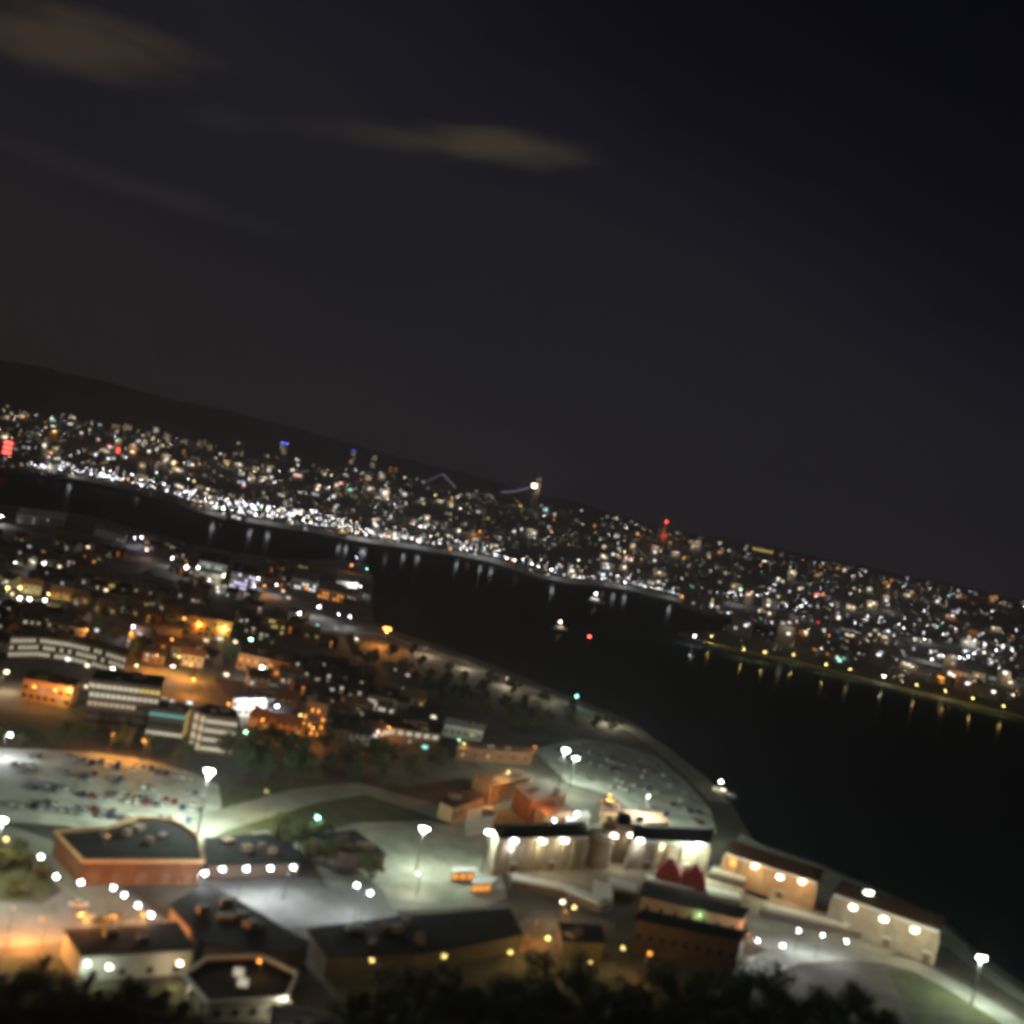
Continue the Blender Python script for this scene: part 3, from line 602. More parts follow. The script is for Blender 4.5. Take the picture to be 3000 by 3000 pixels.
for px, lab, wl, rf, z in [
    ([(1390, 2262), (1500, 2245), (1560, 2275), (1440, 2300)], 'orange-lit brick block with yellow lamp behind the fort', 'ochre', 'tile', 8),
    ([(1510, 2300), (1600, 2285), (1660, 2325), (1560, 2345)], 'brick block with tiled roof between car park and fort', 'brick', 'tile', 9),
    ([(1560, 2350), (1640, 2345), (1680, 2372), (1600, 2385)], 'small orange-lit roof directly behind the fort masts', 'ochre', 'tile', 7),
    ([(1765, 2342), (1812, 2345), (1815, 2375), (1765, 2372)], 'small brick gatehouse glowing orange under its lamp', 'ochre', 'tile', 6),
    ([(1830, 2375), (1930, 2380), (1960, 2410), (1850, 2415)], 'dark tiled roof between gatehouse and shore car park', 'brick', 'tile', 7),
    ([(1340, 2190), (1560, 2205), (1570, 2190), (1350, 2172)], 'long low brick row beside the dark lane', 'brick', 'tile', 6),
    ([(1290, 2345), (1380, 2310), (1420, 2330), (1330, 2365)], 'low roof with orange gable near the courtyard road', 'ochre', 'slate', 6),
    ([(1300, 2120), (1415, 2142), (1422, 2124), (1312, 2102)], 'low pale-roofed shed near the promenade', 'plaster', 'white', 6)]:
    building('house_block', lab, 'building', px, z, MT[wl], MT[rf], over=.5, clutter=2, wins=wins(px, z, 1, 1, 6, 1.2, 1.4, z * .5, 3, lit('warm', .5, .12)))
# lit-window blocks of the town
px = [(268, 1994), (472, 2018), (482, 1986), (286, 1962)]
building('apartment_block', 'brown block with three rows of pale lit windows', 'apartment block', px, 18, MT['brownwall'], MT['tar'], parapet=.7, clutter=3,
         wins=[(front(px, 18)[0], 5, 13, 1.75, 1.5, 2.6, 3.4, lambda r_, c_: E('cream', .7) if r_ in (4, 3) and c_ < 9 else (E('yellow', .75) if r_ == 4 else (E('cream', .6) if r_ == 3 else (E('warm', .5) if r_ == 2 and c_ < 9 else MT['glass']))))] + [(e, 5, 4, 1.4, 1.5, 2.6, 3.4, lit('warm', .2, .1)) for e in front(px, 18)[1:]])
px = [(440, 2074), (546, 2088), (562, 2068), (458, 2052)]
fe = front(px, 11)
building('apartment_block', 'lower wing with lit corridor windows and yellow-lit stair end', 'apartment block', px, 11.5, MT['brownwall'], MT['tar'], parapet=.5, clutter=2,
         wins=[(fe[0], 3, 9, 1.5, 1.3, 2.2, 3.6, lambda r_, c_: E('teal', .4) if r_ == 2 else (E('cream', .65) if r_ == 0 else MT['glass']))] + [(e, 3, 2, 2.4, 2.6, 2.2, 3.6, lit('yellow', .7)) for e in fe[1:]])
px = [(570, 2082), (606, 2096), (698, 2108), (690, 2082), (610, 2064)]
fe = front(px, 14)
building('apartment_block', 'corner block with peach stair windows and four lit floors', 'apartment block', px, 14.5, MT['brownwall'], MT['tar'], parapet=.5, clutter=2,
         wins=[(fe[0], 4, 8, 1.5, 1.4, 1.9, 3.5, lit('cream', .65, .93))] + [(e, 4, 2, 2.2, 2.6, 2.0, 3.5, lit('warm', .6)) for e in fe[1:2]])
top = [(34, 1862), (120, 1862), (205, 1874), (290, 1894), (372, 1920)]
pp = [P(x, y, 11) for x, y in top]; back = [p + Vector((p.x, p.y, 0)).normalized() * 14 for p in reversed(pp)]
pl = ccw([(p.x, p.y) for p in pp + back]); fe = [e for e in cam_edges(pl) if True][:4]
building('terrace_row', 'curved terrace with a sweep of pale lit windows', 'building', None, 11, MT['brownwall'], MT['tile'], pts=pl, clutter=4,
         wins=[(e, 3, 7, 1.5, 1.7, 2.2, 3.2, lit('cream', .5, .8)) for e in fe])
px = [(1060, 2118), (1290, 2150), (1302, 2120), (1082, 2092)]
building('school', 'low block with one band of cream lit windows', 'building', px, 7, MT['brownwall'], MT['tar'], clutter=3, wins=[(front(px, 7)[0], 1, 9, 2.6, 1.8, 5, 3, lambda r_, c_: E('cream', .55) if c_ not in (1, 2) else MT['glass'])])
for px, lab, wl, rf, z, c, k, pr in [
    ([(685, 2046), (805, 2050), (800, 2024), (700, 2018)], 'white-roofed hall with two white lamps before it', 'plaster', 'white', 8, 'white', .5, .2),
    ([(545, 1800), (682, 1822), (692, 1798), (560, 1776)], 'ochre block glowing orange under its street lamps', 'ochre', 'tile', 12, 'orange', .5, .3),
    ([(770, 1806), (838, 1816), (842, 1792), (780, 1782)], 'yellow-lit house beside the white lamps', 'ochre', 'tile', 11, 'yellow', .6, .3),
    ([(280, 1690), (352, 1700), (357, 1678), (290, 1668)], 'yellow-lit house on the upper road', 'ochre', 'tile', 10, 'yellow', .8, .4),
    ([(70, 1985), (215, 2012), (240, 1990), (95, 1962)], 'long ochre building glowing orange left of the lit-window block', 'ochre', 'tile', 9, 'warm', .3, .1),
    ([(50, 1506), (190, 1518), (196, 1502), (60, 1488)], 'long pale quay shed by the river', 'plaster', 'white', 9, 'white', .4, .2),
    ([(280, 1545), (370, 1570), (376, 1556), (290, 1532)], 'pale quay shed second along the river', 'plaster', 'tin', 8, 'cream', .4, .2),
    ([(140, 1815), (250, 1842), (262, 1822), (155, 1797)], 'pinkish-walled low block on the town road', 'plaster', 'tin', 8, 'warm', .3, .3),
    ([(350, 1695), (500, 1725), (510, 1702), (362, 1674)], 'grey-walled low block beside the yellow-lit house', 'plaster', 'tin', 8, 'cream', .3, .1),
    ([(855, 1690), (930, 1705), (938, 1680), (862, 1668)], 'white-lit shop front by the harbour', 'plaster', 'tin', 10, 'white', 2.2, .6),
    ([(935, 1722), (1010, 1738), (1018, 1716), (942, 1700)], 'shop front with orange and yellow signs by the harbour', 'ochre', 'tin', 9, 'orange', 1.6, .6),
    ([(985, 1700), (1050, 1708), (1056, 1688), (992, 1680)], 'small harbour hall with pale shining roof', 'plaster', 'white', 10, 'cream', .6, .3),
    ([(680, 1672), (750, 1690), (758, 1665), (690, 1648)], 'facade dotted with lavender lights near the harbour', 'plaster', 'tar', 17, 'lavender', 2.4, .7),
    ([(585, 1640), (665, 1655), (672, 1630), (592, 1616)], 'block with greenish lit window row by the river', 'plaster', 'tar', 13, 'teal', 1.0, .55),
    ([(560, 1668), (650, 1684), (655, 1668), (566, 1655)], 'low hall behind three white lamps', 'plaster', 'tin', 7, 'white', .5, .2),
    ([(700, 1910), (850, 1942), (860, 1915), (712, 1886)], 'long roof edge lined with orange light', 'ochre', 'tile', 9, 'orange', 1.2, .35),
    ([(900, 2050), (960, 2062), (970, 2040), (912, 2030)], 'dark house with four stacked orange windows', 'brownwall', 'tile', 16, 'orange', 2.0, .35),
    ([(1080, 2030), (1160, 2046), (1168, 2022), (1090, 2008)], 'dark block with three cream windows near the promenade trees', 'brownwall', 'tar', 9, 'cream', .7, .4)]:
    building('town_block', lab, 'building', px, z, MT[wl], MT[rf], over=.5, clutter=2, wins=wins(px, z, 2, max(1, int(z // 3.4)), 7, 1.7, 1.5, 2.2, 3.3, lit(c, k, pr)))
b = thing('shop_sign', 'red glowing sign between the harbour shop fronts', 'sign', P(912, 1712, 0))
ob('board', MB().box(-4.5, -.2, 4, 4.5, .2, 7).mesh('board', E('red', 3)), b); ob('post', MB().box(-4, -.15, 0, -3.6, .15, 4).box(3.6, -.15, 0, 4, .15, 4).mesh('post', MT['metal']), b)

# ------------------------------------------------------------------ town street lamps
TL = [(23, 1722, 'yellow', 5000, .8, 'left one of two bright amber lamps on the upper road'), (59, 1722, 'yellow', 5000, .8, 'right one of two bright amber lamps on the upper road'),
 (58, 1752, 'white', 2500, .6, 'first white lamp under the amber pair'), (87, 1755, 'white', 2500, .6, 'second white lamp under the amber pair'),
 (142, 1740, 'yellow', 2500, .55, 'small amber lamp beside a white one on the upper road'), (132, 1758, 'white', 2000, .6, 'white lamp under the small amber one'),
 (130, 1650, 'white', 2500, .6, 'white lamp above the amber pair'), (45, 1648, 'white', 500, .35, 'dim white lamp at the left above the amber pair'),
 (310, 1699, 'yellow', 2500, .55, 'left lamp on the yellow-lit house'), (337, 1702, 'yellow', 3500, .65, 'right lamp on the yellow-lit house'),
 (5, 1512, 'white', 4000, .7, 'white lamp at the left edge by the quay shed'), (395, 1576, 'lavender', 1500, .45, 'first bluish lamp on the river quay'), (415, 1574, 'white', 1800, .55, 'second bluish lamp on the river quay'),
 (430, 1610, 'pink', 1500, .5, 'peach lamp on the river road'), (505, 1635, 'white', 3000, .65, 'white lamp left of the three by the low hall'),
 (547, 1661, 'white', 4500, .75, 'first of three white lamps by the low hall'), (580, 1663, 'white', 3500, .65, 'second of three white lamps by the low hall'), (605, 1659, 'white', 4500, .8, 'third of three white lamps by the low hall'),
 (613, 1699, 'white', 1800, .5, 'white lamp beside the lavender facade'), (655, 1687, 'cream', 3000, .6, 'cream lamp beside the lavender facade'),
 (757, 1695, 'white', 1500, .5, 'white lamp right of the lavender facade'), (745, 1717, 'white', 1500, .5, 'white lamp under the lavender facade'), (775, 1716, 'orange', 4000, .5, 'orange lamp right of the lavender facade'), (810, 1714, 'white', 1800, .5, 'white lamp between lavender facade and shop front'),
 (870, 1692, 'white', 5000, .8, 'white lamp on the harbour shop front'), (985, 1724, 'yellow', 3000, .6, 'amber lamp on the harbour sign row'), (1035, 1715, 'white', 2500, .55, 'white lamp at the harbour end'), (1057, 1717, 'white', 1800, .45, 'last white lamp at the harbour end'),
 (1045, 1633, 'lavender', 500, .45, 'violet light at the harbour mouth'), (1030, 1656, 'orange', 1500, .7, 'orange beacon at the harbour mouth'), (1075, 1667, 'teal', 200, .4, 'small teal light at the harbour mouth'),
 (877, 1797, 'white', 3500, .65, 'white lamp left of the pair above the promenade lawn'), (935, 1778, 'white', 3500, .65, 'white lamp right of the pair above the promenade lawn'), (800, 1815, 'yellow', 4500, .65, 'lamp on the yellow-lit house near the promenade'),
 (992, 1800, 'white', 1200, .4, 'small white lamp over the promenade lawn'), (1025, 1806, 'white', 1500, .45, 'white lamp over the promenade lawn, nearer the bright orange one'),
 (540, 1812, 'orange', 3000, .6, 'first lamp along the ochre block'), (585, 1827, 'orange', 1000, .4, 'second lamp along the ochre block'), (628, 1832, 'yellow', 1100, .5, 'third lamp along the ochre block'), (655, 1839, 'yellow', 1100, .5, 'fourth lamp along the ochre block'),
 (255, 1845, 'orange', 1200, .42, 'orange lamp above the curved terrace'), (385, 1855, 'orange', 1500, .45, 'orange lamp under the white canopy'), (505, 1874, 'orange', 1800, .5, 'orange lamp on the middle road'),
 (525, 1924, 'yellow', 2200, .42, 'amber lamp on the middle road, lower'), (507, 1952, 'pink', 1200, .4, 'pinkish lamp below the middle road'), (400, 1950, 'warm', 1200, .42, 'warm lamp right of the curved terrace'), (330, 1958, 'cream', 700, .4, 'dim cream lamp under the curved terrace'),
 (20, 1968, 'warm', 3500, .6, 'warm lamp at the left edge by the ochre building'), (100, 2012, 'orange', 800, .45, 'first lamp along the long ochre building'), (163, 2022, 'orange', 800, .42, 'second lamp along the long ochre building'), (203, 2022, 'yellow', 700, .42, 'third lamp along the long ochre building'),
 (567, 1990, 'orange', 3500, .5, 'orange lamp above the corner block'), (768, 1955, 'white', 4500, .75, 'bright white lamp below the orange-lined roof'), (850, 1926, 'cream', 2500, .8, 'broad cream lamp at the end of the orange-lined roof'), (750, 1912, 'orange', 3500, .5, 'orange lamp on the orange-lined roof'),
 (735, 1873, 'green', 900, .6, 'pale greenish lamp above the orange-lined roof'), (740, 2056, 'white', 2600, .5, 'first white lamp before the white-roofed hall'), (770, 2054, 'white', 2600, .5, 'second white lamp before the white-roofed hall'), (812, 2069, 'white', 2000, .5, 'third white lamp, apart, by the white-roofed hall'),
 (880, 2095, 'yellow', 1200, .4, 'amber lamp under the stacked orange windows'), (670, 2062, 'orange', 900, .38, 'upper orange lamp right of the corner block'), (667, 2092, 'orange', 1200, .42, 'lower orange lamp right of the corner block'), (770, 2108, 'orange', 1200, .35, 'orange lamp below the white-roofed hall'), (917, 2133, 'orange', 1300, .36, 'orange lamp at the end of the town lane'),
 (30, 2153, 'white', 2600, .5, 'white lamp at the left edge above the big car park'), (1140, 2131, 'orange', 1500, .32, 'orange lamp on the band of cream windows'), (420, 2170, 'orange', 1600, .2, 'low orange lamp at the foot of the brown block'), (330, 2150, 'orange', 1200, .2, 'hidden orange lamp lighting the brown block'),
 (720, 2145, 'green', 250, .28, 'small green lamp right of the corner block'), (460, 1920, 'orange', 7000, .3, 'faint orange lamp in the amber yard'), (560, 1945, 'orange', 7000, .3, 'faint orange lamp at the amber yard\'s corner'), (390, 1835, 'white', 1200, .45, 'white light over the canopy above the middle road')]
for x, y, c, pw, r, lab in TL: lamp(x, y, c, pw * (2.6 if c in ('white', 'lavender') else 3.4), lab, h=8, r=r, k=90)
for i, (x, y) in enumerate([(1250, 1895), (1370, 1935), (1490, 1985), (1600, 2025), (1790, 2095)]): lamp(x, y, 'cream', 9000, '%s faint lamp along the promenade after the bright orange one' % orde[i].capitalize(), h=6, r=.14, k=10)  # small-lensed lamps added to brighten the promenade, no known source there

# ------------------------------------------------------------------ cars
def car_meshes(pm):
    body = MB(); prof = [(-2.2, .35), (-2.25, .75), (-1.9, .95), (-.9, 1.0), (1.0, .98), (2.0, .85), (2.25, .6), (2.2, .35)]
    V = [(x, -.86, z) for x, z in prof] + [(x, .86, z) for x, z in prof]; n = len(prof)
    body.add(V, [tuple(range(n)), tuple(range(2 * n - 1, n - 1, -1))] + [(i, n + i, n + (i + 1) % n, (i + 1) % n) for i in range(n)])
    cab = MB().add([(-1.7, -.8, .98), (1.0, -.8, .98), (1.0, .8, .98), (-1.7, .8, .98), (-1.1, -.62, 1.45), (.35, -.62, 1.45), (.35, .62, 1.45), (-1.1, .62, 1.45)], BOXF)
    rf = MB().box(-1.15, -.63, 1.45, .4, .63, 1.5)
    return body.mesh('body', pm), cab.mesh('windows', MT['glass']), rf.mesh('roof', pm)
CM = [car_meshes(m) for m in CARP]
whl = MB().tube([(0, -.1, 0), (0, .1, 0)], .32, 10).mesh('wheel', MT['tyre']); hub = MB().tube([(0, -.12, 0), (0, .12, 0)], .17, 8).mesh('rim', MT['chrome'])
hl = MB().box(-.05, -.18, -.08, .05, .18, .08).mesh('headlight', mat('headlight_glass', (.7, .7, .7), .1, .05, 1, 0, 0, .6))
def car(p, rz, k, label, group):
    t = thing('parked_car', label, 'car', p, rz, group)
    for nm, d in zip(('body', 'windows', 'roof'), CM[k]): ob(nm, d, t)
    for x in (-1.35, 1.35):
        for y in (-.8, .8): w_ = ob('wheel', whl, t, (x, y, .32)); ob('rim', hub, w_)
    for y in (-.6, .6): ob('headlight', hl, t, (2.2, y, .62))
def inside(pt, poly):
    x, y = pt; c = False; j = len(poly) - 1
    for i in range(len(poly)):
        if (poly[i][1] > y) != (poly[j][1] > y) and x < (poly[j][0] - poly[i][0]) * (y - poly[i][1]) / (poly[j][1] - poly[i][1]) + poly[i][0]: c = not c
        j = i
    return c
def car_park(pxs, where, group, n, ang):
    poly = [(p.x, p.y) for p in (P(x, y, 0) for x, y in pxs)]
    cx = sum(p[0] for p in poly) / len(poly); cy_ = sum(p[1] for p in poly) / len(poly); cnt = 0
    ca, sa = math.cos(ang), math.sin(ang); slots = []
    for r_ in range(-12, 13):
        for c_ in range(-40, 41):
            u, v = c_ * 2.8, r_ * 8.2 + (2.4 if r_ % 2 else -1.4); x, y = cx + u * ca - v * sa, cy_ + u * sa + v * ca
            if inside((x, y), poly) and inside((x + 3, y), poly) and inside((x - 3, y), poly) and inside((x, y + 3), poly) and inside((x, y - 3), poly): slots.append((x, y))
    rnd.shuffle(slots)
    for x, y in slots[:n]:
        k = rnd.choice([0, 0, 0, 0, 1, 1, 1, 1, 1, 3, 3, 2, 4, 5]); car((x, y, .06), ang + math.pi / 2 * (1 if rnd.random() < .6 else -1), k, '%s car parked in %s' % (CARN[k], where), group)
car_park([(10, 2205), (290, 2215), (420, 2235), (560, 2272), (630, 2305), (640, 2355), (585, 2430), (470, 2460), (340, 2450), (200, 2412), (0, 2392)], 'the big floodlit car park beside the brick depot', 'cars in the big car park', 95, R(12))
car_park([(1575, 2200), (1690, 2172), (1800, 2182), (1920, 2222), (2000, 2295), (2070, 2375), (2090, 2432), (1990, 2432), (1885, 2392), (1795, 2322), (1660, 2282)], 'the shore car park behind the fort', 'cars in the shore car park', 55, R(-25))
for x, y, k in ((250, 2690, 0), (300, 2705, 2), (340, 2690, 3), (230, 2655, 1)): car(P(x, y, .07), R(20), k, CARN[k] + ' car on the orange-lit square beside the pavilion', 'cars on the orange-lit square')

# ------------------------------------------------------------------ trees
def tree_mesh(seed, hh, rad, leafm, trunk_h):
    r = random.Random(seed); tr = MB()
    tr.tube([(0, 0, 0), (.1, 0, trunk_h * .5), (0, .1, trunk_h)], [.32, .25, .18], 7)
    cl = []
    for i in range(9):
        a = i * 2.4 + r.uniform(-.4, .4); rr = rad * r.uniform(.3, .85); z = trunk_h + (hh - trunk_h) * r.uniform(.1, .9)
        rr *= math.sqrt(max(.15, 1 - ((z - (hh + trunk_h) / 2) / ((hh - trunk_h) / 2 + .5)) ** 2)) + .15
        c_ = (math.cos(a) * rr, math.sin(a) * rr, z); cl.append(c_)
        tr.tube([(0, 0, trunk_h * r.uniform(.6, 1)), (c_[0] * .5, c_[1] * .5, (trunk_h + z) / 2), c_], [.13, .08, .03], 4)
    cl += [(0, 0, hh - .8), (0, 0, (hh + trunk_h) / 2)]
    lv = MB(); V = []; F = []
    for c_ in cl:
        cr_ = rad * r.uniform(.32, .5)
        for _ in range(95):
            d = Vector((r.gauss(0, 1), r.gauss(0, 1), r.gauss(0, .8))).normalized() * cr_ * r.uniform(.45, 1.05)
            p = Vector(c_) + d; nrm = (d.normalized() + Vector((r.uniform(-.7, .7), r.uniform(-.7, .7), r.uniform(-.3, .9)))).normalized()
            a = nrm.orthogonal().normalized(); b = nrm.cross(a); s_ = r.uniform(.28, .6); k = len(V)
            V += [tuple(p + a * s_), tuple(p + b * s_ * .6), tuple(p - a * s_), tuple(p - b * s_ * .6)]; F.append((k, k + 1, k + 2, k + 3))
    return tr.mesh('trunk', MT['bark']), me('crown', V, F, leafm)
TM = [tree_mesh(11, 12, 5.2, MT['leafa'], 3.5), tree_mesh(12, 10, 4.6, MT['leafb'], 3), tree_mesh(13, 14, 5.6, MT['leafa'], 4), tree_mesh(14, 8, 3.6, MT['leafb'], 2.2), tree_mesh(15, 11, 3.4, MT['leafa'], 2.5)]
TN = ['broad dark-green', 'rounded olive', 'tall dark-green', 'small olive', 'narrow dark-green']
def tree(p, k, s_, label, group):
    t = thing('tree', TN[k] + ' ' + label.split(' ', 1)[1] if label.startswith(('dark', 'dim')) else label, 'tree', p, rnd.uniform(0, 6.28), group); t.scale = (s_, s_, s_ * rnd.uniform(.9, 1.15))
    ob('trunk', TM[k][0], t); ob('crown', TM[k][1], t)
def scatter_trees(poly, n, label, group, ks=(0, 1, 2), smin=.8, smax=1.2, gap=45):
    xs = [p[0] for p in poly]; ys = [p[1] for p in poly]; got = []; tries = 0
    while len(got) < n and tries < n * 60:
        tries += 1; x, y = rnd.uniform(min(xs), max(xs)), rnd.uniform(min(ys), max(ys))
        if not inside((x, y), poly) or any((x - a) ** 2 + ((y - b) * 1.8) ** 2 < gap * gap for a, b in got): continue
        got.append((x, y)); tree(P(x, y, 0), rnd.choice(ks), rnd.uniform(smin, smax), label, group)
scatter_trees([(1000, 3020), (1300, 2965), (1700, 2990), (2000, 2970), (2250, 2960), (2480, 2980), (2600, 3040), (2660, 3240), (980, 3300)], 95, 'dark leafy tree in the black wood along the bottom edge', 'trees of the wood along the bottom', gap=75)  # plain dark ground built up as a row of trees
scatter_trees([(-60, 2965), (190, 2970), (270, 2995), (440, 3030), (560, 3090), (640, 3220), (-60, 3220)], 34, 'dark tree on the green slope below the long pale pavilion', 'trees below the pale pavilion', (1, 3), gap=75)
scatter_trees([(660, 2160), (1000, 2200), (1200, 2240), (1300, 2230), (1290, 2300), (1100, 2300), (860, 2320), (700, 2290), (640, 2240)], 26, 'dark tree in the park between car park and promenade', 'trees of the dark park', (0, 1, 2, 4), .7, 1.0, 45)
scatter_trees([(1180, 1920), (1500, 2030), (1800, 2150), (1560, 2160), (1300, 2090), (1150, 1990), (1020, 1930)], 34, 'dim tree on the ground behind the waterside promenade', 'trees behind the promenade', (0, 1, 4), .7, 1.0, 40)
scatter_trees([(800, 2440), (960, 2450), (1060, 2540), (1100, 2590), (980, 2570), (880, 2540), (760, 2480)], 9, 'dark tree between grey square and pale courtyard', 'trees beside the grey square', (1, 3), .7, .95, 45)
scatter_trees([(-20, 2140), (250, 2180), (460, 2200), (640, 2250), (620, 2270), (420, 2222), (-20, 2190)], 10, 'tree on the verge behind the big car park', 'trees behind the big car park', (1, 3, 4), .6, .9, 40)
scatter_trees([(-20, 2500), (140, 2500), (140, 2620), (-20, 2630)], 5, 'small tree on the round lawn at the left edge', 'trees on the round lawn', (3,), .5, .8, 45)

# ------------------------------------------------------------------ small houses of the lower town
def house_parts(seed, wl, rf, litc):
    r = random.Random(seed); a, b_, h, rh = r.uniform(4.2, 5.6), r.uniform(3.6, 4.5), r.uniform(4.8, 6.4), r.uniform(2, 3)
    V = [(-a, -b_, 0), (a, -b_, 0), (a, b_, 0), (-a, b_, 0), (-a, -b_, h), (a, -b_, h), (a, b_, h), (-a, b_, h), (-a, 0, h + rh), (a, 0, h + rh)]
    wall = me('wall', V, [(0, 1, 5, 4), (1, 2, 6, 9, 5), (2, 3, 7, 6), (3, 0, 4, 8, 7)], wl)
    e = .5; sl = rh / b_
    V = [(-a - e, -b_ - e, h - e * sl + .05), (a + e, -b_ - e, h - e * sl + .05), (a + e, 0, h + rh + .05), (-a - e, 0, h + rh + .05), (-a - e, b_ + e, h - e * sl + .05), (a + e, b_ + e, h - e * sl + .05)]
    V += [(x, y, z + .18) for x, y, z in V]
    roof = me('roof', V, [(6, 7, 8, 9), (9, 8, 11, 10), (0, 3, 2, 1), (3, 4, 5, 2), (0, 1, 7, 6), (4, 10, 11, 5), (0, 6, 9, 3), (3, 9, 10, 4), (1, 2, 8, 7), (2, 5, 11, 8)], rf)
    ch = MB().box(a * .4, .6, h + rh * .4, a * .4 + .8, 1.4, h + rh + .9).mesh('chimney', MT['brick'])
    parts = [('wall', wall, (0, 0, 0), None), ('roof', roof, (0, 0, 0), None), ('chimney', ch, (0, 0, 0), None)]
    nlit = 0
    for x in (-a * .6, 0, a * .6):
        for z in (1.6, 4.0):
            if z + .8 > h: continue
            m = MT['glass']
            if litc and r.random() < .28: m = E(litc, r.choice([.25, .5, .9])); nlit += 1
            parts.append(('window', unit_box(m, 'window'), (x, -b_ - .02, z), (1.3, .12, 1.3)))
    parts.append(('door', unit_box(MT['wood'], 'door'), (a * .3, -b_ - .02, 1.05), (1.0, .12, 2.1)))
    return parts, nlit
HP = [house_parts(20 + i, MT[wl], MT[rf], lc) for i, (wl, rf, lc) in enumerate([('plaster', 'tile', 'warm'), ('brick', 'slate', 'cream'), ('ochre', 'tile', 'yellow'), ('brownwall', 'tar', None), ('plaster', 'slate', 'white'), ('brick', 'tile', 'orange'), ('brownwall', 'slate', 'cream')])]
HN = ['pale plastered house with tiled roof', 'brick house with slate roof', 'ochre house with tiled roof', 'dark brown house with unlit windows', 'pale plastered house with slate roof', 'brick house with tiled roof', 'brown house with slate roof']
TAKEN = [(240, 1950, 720, 2200), (20, 1830, 400, 1960), (60, 1950, 260, 2060), (530, 1770, 700, 1850), (680, 2010, 820, 2080), (760, 1780, 850, 1840), (270, 1665, 520, 1730), (545, 1610, 765, 1700), (850, 1665, 1100, 1745), (1050, 2085, 1430, 2160), (690, 1880, 870, 1950), (890, 2030, 980, 2110), (0, 1480, 200, 1530), (1070, 2000, 1180, 2050), (270, 1530, 380, 1575)]
def town(poly, n, where, group, gap):
    xs = [p[0] for p in poly]; ys = [p[1] for p in poly]; got = []; tries = 0
    while len(got) < n and tries < n * 80:
        tries += 1; x, y = rnd.uniform(min(xs), max(xs)), rnd.uniform(min(ys), max(ys))
        if not inside((x, y), poly) or any(a < x < c_ and b < y < d for a, b, c_, d in TAKEN) or any((x - a) ** 2 + ((y - b) * 2.2) ** 2 < gap * gap for a, b in got): continue
        got.append((x, y)); k = rnd.randrange(len(HP)); p = P(x, y, 0)
        t = thing('town_house', '%s in %s' % (HN[k], where), 'house', p, rnd.choice([R(-12), R(15), R(30), R(-25)]) + rnd.uniform(-.08, .08), group)
        for nm, d, l, s_ in HP[k][0]: ob(nm, d, t, l, 0, s_)
town([(-20, 1560), (300, 1600), (640, 1720), (860, 1800), (940, 1860), (1000, 1900), (700, 1880), (400, 1820), (100, 1740), (-20, 1720)], 62, 'the streets between river and middle road', 'houses of the upper streets', 38)
town([(-20, 1770), (300, 1840), (700, 1960), (1000, 1960), (1260, 2070), (1300, 2160), (1000, 2180), (760, 2150), (700, 2000), (400, 1990), (-20, 1900)], 50, 'the dark streets around the lit-window blocks', 'houses of the lower streets', 50)
town([(400, 1570), (620, 1620), (850, 1660), (1040, 1680), (1060, 1760), (900, 1750), (640, 1680), (420, 1610)], 20, 'the harbour quarter', 'houses of the harbour quarter', 36)
scatter_trees([(-20, 1560), (640, 1700), (1000, 1880), (1200, 2040), (1000, 2150), (600, 1980), (-20, 1900)], 55, 'dark tree among the houses of the lower town', 'trees among the town houses', (0, 1, 3, 4), .6, 1.0, 40)

# ------------------------------------------------------------------ boats and buoy
def boat(p, rz, label, c, k, s_=1):
    t = thing('boat', label, 'boat', p, rz); t.scale = (s_,) * 3
    prof = [(-6, 1.9), (0, 2.2), (4, 1.7), (7.5, .05)]; V = []
    for x, w_ in prof: V += [(x, -w_, 1.3 + (x + 6) * .04), (x, w_, 1.3 + (x + 6) * .04), (x * .93, w_ * .7, -.3), (x * .93, -w_ * .7, -.3)]
    F = [(0, 1, 2, 3), (12, 15, 14, 13)]
    for i in range(3):
        for j in range(4): F.append((i * 4 + j, i * 4 + 4 + j, i * 4 + 4 + (j + 1) % 4, i * 4 + (j + 1) % 4))
    ob('hull', MB().add(V, F).mesh('hull', MT['hull']), t)
    cb = ob('cabin', MB().box(-4, -1.3, 1.45, 2, 1.3, 3.3).mesh('cabin', MT['hull']), t)
    for x in (-3, -1, 1): ob('window', MB().box(x - .6, -1.36, 2.1, x + .6, 1.36, 2.9).mesh('window', E(c, k)), cb)
    ob('deck_rail', MB().tube([(2, -1.6, 2.2), (6.8, 0, 2.4), (2, 1.6, 2.2)], .05, 4).mesh('deck_rail', MT['metal']), t)
    ob('mast', MB().tube([(-1, 0, 3.3), (-1, 0, 6.5)], .07, 5).mesh('mast', MT['metal']), t)
    ob('mast_light', MB().ball((-1, 0, 6.5), .5).mesh('mast_light', E(c, 40)), t)
    lo = ob('boat_light', lightdata(c, 600), t, (1, 0, 4.5)); return t
boat(P(2110, 2330, -2), R(-20), 'pale lit boat moored off the shore car park', 'cream', 1.2)
boat(P(1640, 1845, -2), R(30), 'boat with warm lights out on the dark river', 'warm', 2.0, 1.2)
by = thing('buoy', 'red lit buoy on the dark river', 'buoy', P(1725, 1876, -2))
ob('float', MB().tube([(0, 0, -.5), (0, 0, .8)], [1.2, 1.0], 10).mesh('float', MT['redcanvas']), by); ob('frame', MB().tube([(.6, 0, .8), (0, 0, 3.4)], .07, 4).tube([(-.5, .5, .8), (0, 0, 3.4)], .07, 4).tube([(-.5, -.5, .8), (0, 0, 3.4)], .07, 4).mesh('frame', MT['metal']), by)
ob('lantern', MB().ball((0, 0, 3.7), .7).mesh('lantern', E('red', 30)), by)
boat(P(1745, 1765, -2), R(-15), 'white lit ferry close under the far quay', 'white', 3, 1.8)
